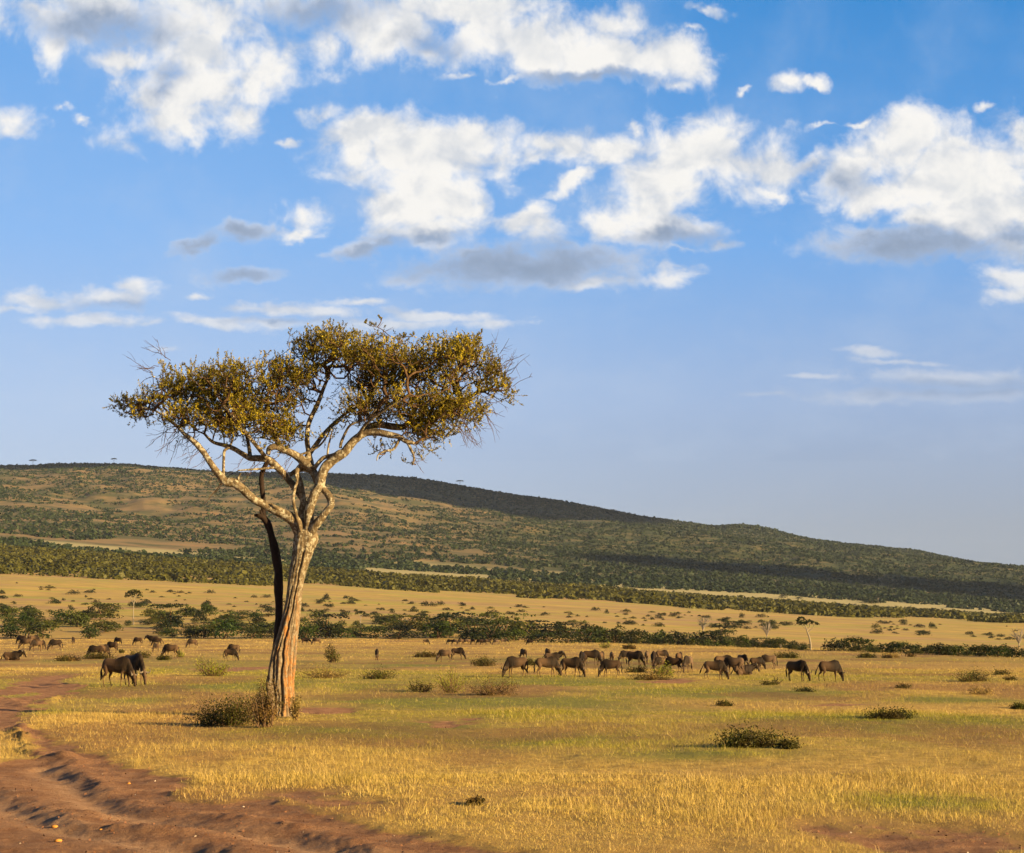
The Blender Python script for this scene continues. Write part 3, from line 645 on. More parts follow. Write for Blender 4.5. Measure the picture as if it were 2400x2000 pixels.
    q = np.arange(sd); qn = (q+1) % sd
    Fb = np.stack([base+q, base+qn, base+sd+qn, base+sd+q], -1).reshape(-1, 4)
    br = Bag(); br.add(Vb, Fb)
    # bare twigs hanging from the crown's underside and standing out of its edge
    bare = [(440,1020),(450,1015),(470,1040),(430,1010),(390,980),(420,1000),(1120,960),(1140,945),(1100,985),(1130,930),(1080,1000),(1170,880),(1180,860),(1150,830),(500,1095),(530,1110),(480,1060),(400,850),(385,865),(360,880),(960,1045),(1060,1010),(1100,1000),(640,1060),(660,1080),(600,1080),(690,1080),(1190,870),(870,800),(700,900),(770,930),(830,900)]
    for (bx, by) in bare:
        for _ in range(4):
            ox, oy = rng.normal(size=2)*12; p0 = np.array(tp(bx+ox, by+oy, rng.normal()*.6))
            down = by > 930; out = -1 if bx < 720 else 1
            d = np.array([out*(.3+.6*rng.random()), rng.normal()*.5, (-.9 if down else .5)+rng.normal()*.4]); d /= np.linalg.norm(d)
            L = .35+.75*rng.random(); m = 6; tt = np.linspace(0, 1, m)[:, None]
            p = p0+d*L*tt+np.cumsum(rng.normal(size=(m, 3))*.028, 0)
            v, f = tube(p, np.linspace(.011, .004, m), 4, cap=False); br.add(v, f)
            for _k in range(3):
                s = rng.integers(1, m-1); d2 = d+rng.normal(size=3)*.7; d2 /= np.linalg.norm(d2)
                p2 = p[s]+d2*L*.4*np.linspace(0, 1, 4)[:, None]+np.cumsum(rng.normal(size=(4, 3))*.02, 0); v, f = tube(p2, np.linspace(.007, .003, 4), 3, cap=False); br.add(v, f)
    # long bare-ish twig at the crown's top
    for pts in ([(935,815),(932,795),(915,788),(895,772),(880,766),(868,764),(857,756)],[(885,768),(893,757),(897,744)],[(932,797),(950,790),(975,790)],[(1118,850),(1122,810),(1126,790),(1129,779)]):
        p = smooth_path([tp(x, y, -.2)+[.02-.014*i/len(pts)] for i, (x, y) in enumerate(pts)], .1); v, f = tube(p[:, :3], p[:, 3], 5, cap=False); br.add(v, f)
    link('branches', br.mesh('branches', M_TWIG, True), root)
    # leafy shoots: small leaves set along short twigs
    lv = Bag(); lf = []; sz = []; ax = []; rn = []
    cand = [i for i in range(n) if par[i] >= 0 and cnt[i] <= 4]
    sh = []
    for i in cand:
        p0 = NP[i]; d0 = NP[i]-NP[par[i]]; d0 = d0/(np.linalg.norm(d0)+1e-9)
        for _ in range(3 if cnt[i] <= 1 else 1):
            if rng.random() < .03: continue
            d = d0*.6+rng.normal(size=3)*.50+np.array([0, 0, .75]); d /= np.linalg.norm(d); L = .16+.40*rng.random()**1.5
            if above(p0+d*L, 3+14*rng.random()**4) > 0 and cnt[i] < 99: continue
            sh.append((p0, d, L))
    extra = [(895,748),(880,765),(868,766),(857,760),(945,790),(970,788),(1128,782),(1122,800)]
    for ex, ey in extra:
        for _ in range(3): dd = rng.normal(size=3)*.5+[0, 0, .8]; sh.append((np.array(tp(ex, ey, -.2)), dd/np.linalg.norm(dd), .15))
    tw = Bag()
    for (p0, d, L) in sh:
        m = rng.integers(18, 30); t_ = rng.random(m)**.8
        q = p0+d*L*t_[:, None]; a_ = d*.9+rng.normal(size=(m, 3))*.6; a_ /= np.linalg.norm(a_, axis=1)[:, None]
        s_ = .038+.052*rng.random(m); lf.append(q+a_*s_[:, None]*.5); sz.append(s_); ax.append(a_); rn.append(np.clip(rng.normal(.5, .25)+rng.normal(size=m)*.22, 0, 1))
    lf = np.concatenate(lf); sz = np.concatenate(sz); ax = np.concatenate(ax); rn = np.concatenate(rn)
    b_ = np.cross(ax, rng.normal(size=ax.shape)); b_ /= np.linalg.norm(b_, axis=1)[:, None]
    V = np.stack([lf-ax*sz[:, None]*.5, lf+b_*sz[:, None]*.21+ax*sz[:, None]*.05, lf+ax*sz[:, None]*.5, lf-b_*sz[:, None]*.21+ax*sz[:, None]*.05], 1).reshape(-1, 3)
    me = mesh_np('crown', V, np.arange(len(V)).reshape(-1, 4), [M_LEAF], False, {'rnd': np.repeat(rn, 4)})
    link('crown', me, root); print('tree leaves', len(lf), 'nodes', n, 'attract', len(A))
    P0 = np.array([s[0] for s in sh]); P1 = P0+np.array([s[1]*s[2] for s in sh]); w_ = np.cross(P1-P0, rng.normal(size=P0.shape)); w_ /= np.linalg.norm(w_, axis=1)[:, None]; w_ *= .0045
    V = np.stack([P0-w_, P0+w_, P1+w_*.3, P1-w_*.3], 1).reshape(-1, 3)
    link('shoots', mesh_np('shoots', V, np.arange(len(V)).reshape(-1, 4), [M_TWIG]), root)
build_tree()
# ------------------------------------------------------------------ grass: real blades, thinner and closer together near the camera
def grass_material():
    m, t, b, o = mat_new('dry_grass'); c = t.attr('col', 'Color'); t.l.new(c, b.inputs['Base Color'])
    b.inputs['Roughness'].default_value = .6; b.inputs['Specular IOR Level'].default_value = .25
    tr = t.new('ShaderNodeBsdfTranslucent'); t.l.new(c, tr.inputs[0]); mx = t.new('ShaderNodeMixShader'); mx.inputs[0].default_value = .25
    t.l.new(b.outputs[0], mx.inputs[1]); t.l.new(tr.outputs[0], mx.inputs[2]); t.l.new(mx.outputs[0], o.inputs[0]); return m
M_GRASS = grass_material()
def blades(name, y0, y1, per_m2, hmin, hmax, wid, label, seed, smax=.335):
    if y1 < 70: smax = .40
    rng = np.random.default_rng(seed); area = smax*(y1*y1-y0*y0); n = int(area*per_m2)
    Y = np.sqrt(y0*y0+(y1*y1-y0*y0)*rng.random(n)); X = (rng.random(n)*2-1)*smax*Y
    # gather into tufts
    k = 9; nt = max(1, n//k); ti = rng.integers(0, nt, n); sp = .05+.0015*Y
    X = np.where(rng.random(n) < .75, X[ti]+rng.normal(size=n)*sp, X); Y = np.where(rng.random(n) < 2, Y[ti]*0+np.where(X == X, Y, Y), Y)
    Y = np.where(np.arange(n) % 4 != 0, Y[ti]+rng.normal(size=n)*sp, Y); 
    X2 = X
    d = dirt_mask(X2, Y); g = green_at(X2, Y); r = red_at(X2, Y)
    cov = fbm(X2*.35+4, Y*.22, 4, 81)
    tall = sst(fbm(X2*.22, Y*.13, 3, 82), .38, .66)
    leftish = sst(-X2/Y*F, 300, 1000)*(1-sst(Y, 60, 80))
    keep = (d < .22+.25*rng.random(n)) & (rng.random(n) < np.clip(.45+1.3*(cov-.3), .25, 1)*(1-.4*r))
    X2, Y, g, r, tall, d, leftish, cov = [q[keep] for q in (X2, Y, g, r, tall, d, leftish, cov)]; n = len(X2)
    Z = height(X2, Y, dirt_mask(X2, Y)) 
    h = hmin+(hmax-hmin)*rng.random(n)**1.6*(.35+.95*np.maximum(tall, leftish*.9))*(.5+1.0*fbm(X2*1.6, Y*1.2, 2, 84))*(1-.45*g)*(1-.35*r)
    h *= np.clip(1-d*3, .35, 1)
    stalk = rng.random(n) < .035; h = np.where(stalk, h*1.75+.06, h); wdt = wid*(.6+.8*rng.random(n))*np.where(stalk, .6, 1)*np.clip(Y/(.5*(y0+y1)), .6, 1.5)
    az = rng.random(n)*2*math.pi; lean = (.2+1.9*rng.random(n)**1.5)*h
    bend = az+rng.normal(size=n)*.4
    B = np.stack([X2, Y, Z-.01], 1); sx = np.cos(az+math.pi/2)*wdt*.5; sy = np.sin(az+math.pi/2)*wdt*.5
    mid = B+np.stack([np.cos(bend)*lean*.35, np.sin(bend)*lean*.35, h*.6], 1); tip = B+np.stack([np.cos(bend)*lean, np.sin(bend)*lean, h*(.98-.2*rng.random(n))], 1)
    s = np.stack([sx, sy, 0*sx], 1)
    near = y1 < 60
    straw = np.array([.82, .57, .165]); straw2 = np.array([.44, .30, .066]); gc = np.array([.14, .155, .014]); gc2 = np.array([.38, .34, .030]); rc = np.array([.25, .12, .045])
    mixr = rng.random((n, 1)); mixr = mixr**.8; cc = (straw*mixr+straw2*(1-mixr))*(.45+.65*rng.random((n, 1)))**.8
    gp = np.clip(g*1.6*(.55+.8*rng.random(n)), 0, 1)[:, None]; gg = gc*(1-mixr)+gc2*mixr; cc = cc*(1-gp)+gg*gp
    yy_ = (sst(fbm(X2*.1+7, Y*.06, 3, 83), .35, .7)*.45*rng.random(n))[:, None]; cc = cc*(1-yy_)+np.array([.42, .35, .050])*yy_
    rp = (r*.65*(rng.random(n) < .6))[:, None]; cc = cc*(1-rp)+rc*rp
    cc = np.where(stalk[:, None], np.array([.72, .52, .19]), cc)
    if near:
        V = np.stack([B-s, B+s, mid+s*.75, mid-s*.75, tip], 1).reshape(-1, 3); i5 = np.arange(n)[:, None]*5
        Fq = np.concatenate([i5+[0, 1, 2], i5+[0, 2, 3], i5+[3, 2, 4]], 0); C = np.repeat(cc, 5, 0)
    else:
        V = np.stack([B-s, B+s, tip], 1).reshape(-1, 3); Fq = np.arange(3*n).reshape(n, 3); C = np.repeat(cc, 3, 0)
    me = mesh_np(name, V, Fq, [M_GRASS], False, {'col': C}); print(name, n)
    return me
g1 = blades('grass', 17, 36, 800, .02, .165, .0054, '', 1)
prop(link('grass', g1), 'dry straw-coloured grass in the foreground right beside the dirt track', 'grass', kind='stuff')
g2 = blades('grass', 33, 64, 300, .03, .21, .0090, '', 2)
prop(link('grass', g2), 'dry grass with green patches around the foot of the tall tree', 'grass', kind='stuff')
g3 = blades('grass', 60, 135, 62, .04, .22, .019, '', 3)
prop(link('grass', g3), 'golden grass of the middle plain where the nearest wildebeest graze', 'grass', kind='stuff')
g4 = blades('grass', 130, 430, 2.8, .06, .20, .085, '', 4)
prop(link('grass', g4), 'pale golden grass of the far plain up to the tree belt', 'grass', kind='stuff')

# ------------------------------------------------------------------ shrubs of the foreground, each its own
M_STEM = twig_material('shrub_stems', (.06, .035, .018), (.20, .12, .06))
def shrub_mesh(w, h, dep, n, leaf, seed, sprout=.5):
    """stems fanning out of one foot, and the leafy twigs they carry"""
    rng = np.random.default_rng(seed); st = Bag(); cen = []
    ns = max(10, int(22*w))
    for i in range(ns):
        a = rng.random()*2*math.pi; rr = rng.random()**.6; x = math.cos(a)*rr*w*.60; y = math.sin(a)*rr*dep*.55
        top = h*(.6+.55*rng.random())*math.sqrt(max(.12, 1-.55*rr*rr))*(.25+1.4*float(fbm(x*2.3+seed, y*2+.3, 3, 91)))
        p0 = np.array([x*.35+rng.normal()*.05*w, y*.35+rng.normal()*.05*w, 0]); p1 = np.array([x, y, top]); m = 6; tt = np.linspace(0, 1, m)[:, None]
        p = p0+(p1-p0)*tt+np.cumsum(rng.normal(size=(m, 3))*.035*h, 0); p[:, 2] = np.maximum(p[:, 2], 0); v, f = tube(p, np.linspace(.016, .005, m)*min(1.4, .5+h), 4, cap=False); st.add(v, f)
        k = max(4, int(n/ns)); t_ = .25+.75*rng.random(k); q = p0+(p[-1]-p0)*t_[:, None]+rng.normal(size=(k, 3))*np.array([.10, .10, .09])*(w*.75+.25)
        up = rng.random(k) < .12*sprout; q[up, 2] += rng.random(up.sum())*.22*h
        cen.append(q)
    cen = np.concatenate(cen); cen[:, 2] = np.abs(cen[:, 2])+.01
    V, Fq = cards(cen, leaf*(.6+.8*rng.random(len(cen))), rng, .5, .5)
    clump = np.clip(fbm(cen[:, 0]*3, cen[:, 2]*3+cen[:, 1]*2, 2, seed)*1.6-.35+rng.normal(size=len(cen))*.18, 0, 1)
    fo = Bag(); fo.add(V, Fq, np.repeat(clump, 4)); return st, fo
M_SHRUB = {'dark': foliage_mat('dark_shrub_leaves', (.010, .015, .003), (.105, .105, .010), (.07, .05, .009)),
           'brown': foliage_mat('russet_shrub_leaves', (.040, .022, .008), (.20, .115, .024), (.075, .065, .012)),
           'green': foliage_mat('green_shrub_leaves', (.050, .075, .007), (.36, .35, .022), (.17, .17, .016)),
           'tan': foliage_mat('dry_shrub_leaves', (.16, .10, .035), (.42, .29, .08), (.18, .15, .03))}
SHRUBS = [ # centre x, foot y, width, height (px), look, label, depth factor
 (520,1702,150,52,'dark','broad dark leafy shrub on the grass left of the tall tree\'s foot',.8),
 (618,1706,82,90,'brown','russet-brown bristly shrub pressed against the left side of the pale trunk',.7),
 (695,1690,26,48,'tan','thin dry sprig leaning on the right side of the pale trunk\'s foot',.6),
 (778,1553,36,34,'dark','small conical green shrub in straw grass right of the tall trunk, behind the scrub strip',.9),
 (498,1585,76,34,'green','yellow-green sprouting shrub on the plain left of the tall trunk',.8),
 (757,1590,116,20,'tan','low grassy scrub strip right of the tall trunk, left of the dark flat shrub',.5),
 (883,1592,78,22,'dark','dark flat-topped shrub right of the low scrub strip beside the tall trunk',.6),
 (986,1622,58,28,'dark','low dark shrub, left of the row of three in front of the herd',.7),
 (1055,1624,70,58,'green','yellow-green upright shrub, middle of the row of three in front of the herd',.8),
 (1152,1630,118,40,'brown','wide brown-green shrub, right of the row of three in front of the herd',.7),
 (1131,1562,56,24,'dark','leafy green mound shrub left of the wildebeest with its horned head turned left',.8),
 (1243,1560,28,13,'dark','little dark tuft shrub just behind the horned wildebeest at the herd\'s left end',.8),
 (422,1541,20,18,'green','small bright green tuft behind the rump of a brown wildebeest on the left plain',.9),
 (326,1543,44,14,'dark','low green scrub mound between the front pair and the left group of wildebeest',.7),
 (283,1532,14,10,'brown','small round brown mound-like shrub in the left group of wildebeest',.9),
 (228,1545,70,9,'dark','thin dark scrub line under the pale wildebeest of the left group',.5),
 (1418,1520,24,15,'green','small green shrub on the far plain left of the flat dark brush pile',.9),
 (1474,1522,30,8,'brown','flat dark brush pile on the far plain above the main herd',.6),
 (1490,1577,50,11,'dark','low green scrub between the legs of the main herd, left of the leafy sprig',.6),
 (1556,1585,52,22,'green','leafy green sprig in front of the pale grazing wildebeest of the main herd',.8),
 (1525,1594,90,8,'brown','flat reddish scrub on the bare patch before the main herd',.5),
 (1806,1606,36,9,'dark','low dark scrub beside the dead twig at the gap in the herd',.7),
 (2282,1598,98,24,'dark','large dark green shrub alone at the right edge of the plain',.8),
 (2300,1628,56,20,'tan','dry tan and brown shrub just below the large dark one at the right edge',.8),
 (2371,1596,30,12,'brown','small russet shrub at the far right edge of the plain',.8),
 (1762,1752,165,27,'dark','long low dark shrub in the open grass of the right foreground',.7),
 (1850,1756,60,18,'brown','brown trailing end of scrub right of the long dark foreground shrub',.7),
 (2085,1686,104,15,'dark','flat dark shrub in the middle of the right-hand grass',.6),
 (2087,1543,36,12,'tan','faded low shrub on the far plain above right of the last grazing wildebeest',.8),
 (2032,1542,40,8,'dark','thin dark scrub left of the faded low shrub on the far plain',.6),
 (2134,1540,24,8,'brown','small brown scrub on the far plain above the large dark shrub',.7),
 (2116,1614,34,11,'brown','small rusty scrub in the grass below right of the last grazing wildebeest',.7),
 (1845,1543,60,9,'dark','long thin green scrub on the far plain left of the last two wildebeest',.5),
 (2345,1582,44,6,'dark','thin dark scrub line above right of the large dark shrub',.5),
 (385,1548,34,10,'dark','short scrub at the head of the brown grazing wildebeest on the left',.6),
 (160,1550,60,9,'brown','thin brown scrub on the plain right of the resting wildebeest at the left edge',.5),
 (1000,1541,60,8,'brown','low brown scrub left of the pair of shaggy wildebeest past the tall trunk',.5),
 (2390,1663,34,10,'dark','small dark scrub cut by the right edge of the frame',.6),
 (1700,1655,30,8,'dark','tiny dark tuft in the grass below the golden-brown wildebeest',.6),
 (1112,1888,26,9,'brown','small dark red-brown tuft in the foreground straw',.7),
 (1890,1622,50,7,'dark','thin scrub line below the dark wildebeest left of the last one',.5),
]
def build_shrubs():
    for i, (px, py, wpx, hpx, look, lab, df) in enumerate(SHRUBS):
        X, Y, Z = hit(px, py); k = Y/F; w_, h_ = wpx*k, hpx*k
        near = Y < 75
        n = int((2600 if near else 700)*min(2.2, max(.5, w_))) if wpx > 24 else 260
        leaf = max(.045, 1.9*2.34*k*.75) if not near else .062
        st, fo = shrub_mesh(w_, h_*.95, w_*df, n, leaf, 200+i, 1.0 if look in ('green', 'brown') else .6)
        root = bpy.data.objects.new('shrub', None); col.objects.link(root); root.location = (X, Y+w_*df*.2, Z-.02)
        prop(root, lab, 'shrub', 'shrubs scattered over the plain')
        link('foliage', fo.mesh('foliage', M_SHRUB[look]), root)
        link('stem', st.mesh('stem', M_STEM, True), root)
build_shrubs()
# dead twig standing in the grass, pebbles and leaf litter on the track
def dead_twig():
    X, Y, Z = hit(1820, 1604); root = bpy.data.objects.new('dead_branch', None); col.objects.link(root); root.location = (X, Y, Z)
    prop(root, 'bare forked dead twig standing in the grass at the gap in the herd', 'dead branch'); b = Bag(); k = Y/F
    for pts in ([(0,0,0),(-3,0,8),(-7,0,20)],[(-2,0,6),(3,0,12),(2,0,17)],[(0,0,1),(8,0,4),(14,0,9)],[(-1,0,2),(-10,0,5),(-14,0,5)]):
        p = smooth_path([[a*k, b_*k, c*k, .03] for a, b_, c in pts], .05); p[:, 3] = np.linspace(.035, .012, len(p)); v, f = tube(p[:, :3], p[:, 3], 5, .2, cap=False); b.add(v, f)
    link('limb', b.mesh('limb', M_DEAD_SHADED, True), root)
dead_twig()
def stone_mat(name, c):
    m, t, b, o = mat_new(name); g = t.new('ShaderNodeNewGeometry'); t.l.new(t.mix(t.noise(g.outputs['Position'], 30, 4, .6), tuple(x*.65 for x in c), c), b.inputs['Base Color']); return m
M_ST = [stone_mat('ochre_stone', (.62, .27, .05)), stone_mat('pale_stone', (.55, .46, .36)), stone_mat('brown_clod', (.20, .09, .045))]
def stones():
    rng = np.random.default_rng(3)
    spec = [(128,1940,7,0,'ochre orange stone lying on the track near the lower left corner'),(236,1946,3.5,0,'small orange stone on the track right of the ochre one'),(136,1973,8,0,'flat yellow-brown stone near the bottom edge on the track'),(1127,1876,6,0,'orange leaf-like stone in the straw grass of the foreground'),(302,1838,4,0,'small rust stone on the track bank below the grass'),(570,1892,2.6,1,'tiny white pebble in the middle of the track')]
    for (px, py, r, mi, lab) in spec:
        X, Y, Z = hit(px, py); k = Y/F; bm = bmesh.new(); bmesh.ops.create_icosphere(bm, subdivisions=2, radius=1)
        for v in bm.verts:
            n = .8+.4*float(fbm(v.co.x*1.3+px, v.co.y*1.3+v.co.z, 3, 7)); v.co = Vector((v.co.x*r*k*1.25*n, v.co.y*r*k*n, v.co.z*r*k*.62*n))
        me = bpy.data.meshes.new('stone'); bm.to_mesh(me); bm.free(); me.materials.append(M_ST[mi]); me.polygons.foreach_set('use_smooth', [True]*len(me.polygons))
        prop(link('stone', me, loc=(X, Y, Z+r*k*.2)), lab, 'stone', 'stones on the dirt track and in the grass')
    # fine grit and straw litter nobody could count
    n = 9000; Y = 19+36*rng.random(n)**1.5; X = (rng.random(n)*.62-.32)*Y; d = dirt_mask(X, Y); kp = d > .25; X, Y = X[kp], Y[kp]; Z = height(X, Y)
    c = np.stack([X, Y, Z+.004], 1); s = .012+.055*rng.random(len(X))**5; V, Fq = cards(c, s, rng, .8)
    prop(link('grit', mesh_np('grit', V, Fq, [M_ST[2], M_ST[1]], False, {'rnd': np.repeat(rng.random(len(X)), 4)}, (rng.random(len(X)) < .035).astype(int))), 'fine grit and clods strewn over the dirt track', 'grit', kind='stuff')
stones()
# ------------------------------------------------------------------ tree belt, slope shrubs, thicket, hill scrub
M_BELT = foliage_mat('belt_leaves', (.008, .013, .002), (.072, .076, .007), (.040, .046, .005), .15, .8)
M_BELTD = foliage_mat('dark_belt_leaves', (.005, .009, .002), (.038, .044, .006), None, .2, .8)
M_BELTG = foliage_mat('fresh_belt_leaves', (.009, .018, .002), (.055, .075, .007), None, .2, .6)
M_OLIVE = foliage_mat('olive_belt_leaves', (.020, .023, .003), (.098, .094, .010), None, .2, .9)
M_THICK = foliage_mat('thicket_leaves', (.016, .018, .002), (.120, .108, .011), (.060, .058, .006), .15)
M_HILL = foliage_mat('hill_scrub_leaves', (.012, .022, .006), (.044, .060, .017), None, .15)
M_WHITE = twig_material('white_bark', (.14, .115, .08), (.34, .29, .21))
M_GREYB = twig_material('grey_bark', (.16, .13, .10), (.36, .31, .25))
def crown_cards(lobes, n, leaf, rng):
    """leaf clumps over a handful of uneven lobes; light and dark clumps"""
    C = []; K = []
    w_ = np.array([l[3]*l[5] for l in lobes], float); w_ /= w_.sum()
    for l, q in zip(lobes, w_):
        m = int(n*q)+3; u = rng.normal(size=(m, 3)); u /= np.linalg.norm(u, axis=1)[:, None]; u[:, 2] = np.where(u[:, 2] < -.35, -u[:, 2], u[:, 2])
        r = (.72+.34*rng.random(m))*(.80+.45*fbm(u[:, 0]*2.2+l[0]*3, u[:, 2]*2.2+u[:, 1]*2, 3, 33))
        C.append(np.array(l[:3])+u*r[:, None]*np.array(l[3:6])); K.append(np.full(m, rng.random()*.4))
    C = np.concatenate(C); K = np.concatenate(K)
    k = np.clip(K+fbm(C[:, 0]*1.4, C[:, 1]*1.4+C[:, 2]*1.7, 3, 35)*.9-.15+rng.normal(size=len(C))*.12, 0, 1)
    V, Fq = cards(C, leaf*(.6+.8*rng.random(len(C))), rng, .75, .2); b = Bag(); b.add(V, Fq, np.repeat(k, 4)); return b
def tree_protos():
    rng = np.random.default_rng(21); out = {}
    def mk(kind, nvar, fn):
        out[kind] = []
        for i in range(nvar):
            cb, tb = fn(np.random.default_rng(hash((len(kind), i*7+3)) % 9999)); out[kind].append((cb, tb))
    def trunk_bag(paths):
        b = Bag()
        for p in paths:
            q = smooth_path(p, .12); v, f = tube(q[:, :3], q[:, 3], 7, .15, cap=False); b.add(v, f)
        return b
    def round_(rng):          # rounded bush down to the ground: unit height 1, width about 1.2
        L = [(rng.normal()*.24, rng.normal()*.2, .22+.32*rng.random(), .26+.18*rng.random(), .30+.1*rng.random(), .22+.16*rng.random()) for _ in range(8)]+[(rng.normal()*.14, 0, .60, .28, .28, .32)]+[((k-1.5)*.26, rng.normal()*.1, .10, .24, .28, .15) for k in range(4)]
        return crown_cards(L, 900, .080, rng), trunk_bag([[(0,0,-.05,.03),(.02,0,.2,.025),(.05,.02,.5,.012)],[(0,0,-.05,.025),(-.08,0,.2,.02),(-.2,.02,.45,.01)]])
    def flat(rng):            # layered flat-topped acacia, trunk mostly hidden
        L = []
        for k in range(9):
            z = .28+.62*rng.random(); x = rng.normal()*.30*(1.25-.5*z); L.append((x, rng.normal()*.28, z, .30+.16*rng.random(), .3, .075+.04*rng.random()))
        for k in range(7): L.append(((k-3)*.15, rng.normal()*.2, .14, .24, .24, .20))
        return crown_cards(L, 900, .075, rng), trunk_bag([[(0,0,-.05,.03),(.03,0,.3,.025),(-.12,0,.7,.012)],[(0,0,.1,.025),(.15,.05,.45,.015),(.3,.05,.75,.008)],[(0,0,.1,.02),(-.2,-.05,.4,.012)]])
    def umbrella(rng):        # white trunk, small flat crown
        L = [(-.16,0,.86,.22,.25,.085),(.14,.03,.88,.24,.25,.08),(0,.05,.93,.26,.25,.07),(-.28,.02,.80,.12,.15,.05),(.28,.05,.82,.13,.15,.05)]
        return crown_cards(L, 420, .06, rng), trunk_bag([[(0,0,-.03,.030),(-.01,0,.25,.024),(.0,0,.5,.020),(.01,0,.6,.018)],[(.01,0,.58,.016),(-.08,0,.7,.011),(-.17,.02,.82,.007)],[(.01,0,.58,.014),(.08,0,.7,.010),(.16,.02,.84,.006)],[(.01,0,.58,.012),(.03,0,.75,.009),(.02,.04,.88,.006)]])
    def bare(rng):            # leafless grey tree
        P = [[(0,0,-.03,.028),(.01,0,.25,.022)]]
        for k in range(26):
            a = rng.random()*6.28; s = .15+.33*rng.random(); h = .55+.42*rng.random(); z0 = .12+.25*rng.random()
            x, y = math.cos(a)*s, math.sin(a)*s*.8; P.append([(.005,0,z0,.014),(x*.45,y*.45,z0+(h-z0)*.5,.010),(x*.9,y*.9,h*.85,.007),(x*1.05+rng.normal()*.03,y,h,.004)])
            for _ in range(4): P.append([(x*.7,y*.7,z0+(h-z0)*.66,.006),(x*(.9+rng.normal()*.25),y+rng.normal()*.08,h*(.9+rng.random()*.15),.0035)])
        L = [(rng.normal()*.2, rng.normal()*.1, .75+.1*rng.random(), .12, .12, .08) for _ in range(4)]
        return crown_cards(L, 70, .035, rng), trunk_bag(P)
    def leaning(rng):         # white crooked trunk, crown in three tufts leaning left
        L = [(-.26,0,.86,.13,.14,.11),(-.20,0,.74,.15,.14,.08),(-.04,.02,.80,.11,.12,.08),(.10,0,.76,.10,.12,.07),(-.30,0,.78,.10,.12,.07),(.19,0,.74,.06,.08,.04)]
        return crown_cards(L, 420, .05, rng), trunk_bag([[(0,0,-.03,.030),(-.005,0,.2,.026),(-.04,0,.38,.022),(-.09,0,.5,.020),(-.11,0,.6,.017),(-.18,0,.74,.012)],[(-.11,0,.56,.014),(-.03,0,.66,.011),(-.03,0,.78,.007)],[(-.08,0,.50,.012),(.04,0,.62,.009),(.10,0,.74,.006)],[(-.10,0,.58,.012),(-.2,0,.66,.009),(-.27,0,.8,.006)]])
    def mound(rng):           # low dome, widest at the ground
        L = [((k-2)*.20+rng.normal()*.03, rng.normal()*.15, .05, .26+.08*rng.random(), .36, .34+.22*rng.random()) for k in range(5)]+[(rng.normal()*.12, 0, .30, .30, .28, .42+.16*rng.random())]+[(rng.normal()*.25, rng.normal()*.2, .35, .14, .14, .25+.2*rng.random()) for _ in range(3)]
        return crown_cards(L, 620, .085, rng), trunk_bag([[(0,0,-.05,.02),(.02,0,.2,.015),(.05,.02,.4,.01)]])
    mk('mound', 6, mound); mk('round', 6, round_); mk('flat', 5, flat); mk('umbrella', 1, umbrella); mk('bare', 3, bare); mk('leaning', 1, leaning); return out
TP = tree_protos(); _mesh_cache = {}
def plant(kind, var, leafm, barkm, X, Y, Z, h, w, label, cat, group, name, rz=0.0):
    key = (kind, var, leafm.name)
    if key not in _mesh_cache: _mesh_cache[key] = (TP[kind][var][0].mesh('crown', leafm), TP[kind][var][1].mesh('trunk', barkm, True))
    root = bpy.data.objects.new(name, None); col.objects.link(root); root.location = (X, Y, Z); root.rotation_euler = (0, 0, rz); root.scale = (w, w, h)
    prop(root, label, cat, group)
    a, b = _mesh_cache[key]; link('crown', a, root); link('trunk', b, root); return root
ORD = ['leftmost', 'second from left', 'third from left', 'fourth from left', 'fifth from left', 'sixth from left', 'seventh from left', 'eighth from left', 'ninth from left', 'tenth from left', 'eleventh from left', 'twelfth from left', 'thirteenth from left', 'fourteenth from left']
REG = [(150, 'at the far left'), (290, 'left of the white-trunked tree'), (420, 'right of the white-trunked tree'), (640, 'left of the tall trunk'), (830, 'right of the tall trunk'), (1040, 'left of the far-off row'), (1210, 'above the far-off row'), (1430, 'left of the main herd'), (1600, 'above the main herd'), (1740, 'around the grey leafless tree'), (1880, 'left of the crooked tree'), (2030, 'right of the crooked tree'), (2220, 'above the right shrub'), (3000, 'near the right edge')]
def region(px): return next(r for lim, r in REG if px < lim)
def number(todo):
    by = {}
    for o, px, l in todo: by.setdefault(l, []).append((px, o))
    for l, v in by.items():
        v.sort(key=lambda q: q[0])
        for i, (px, o) in enumerate(v):
            o['label'] = l if len(v) == 1 else l+', '+(ORD[i] if i < len(ORD) else 'farther right')
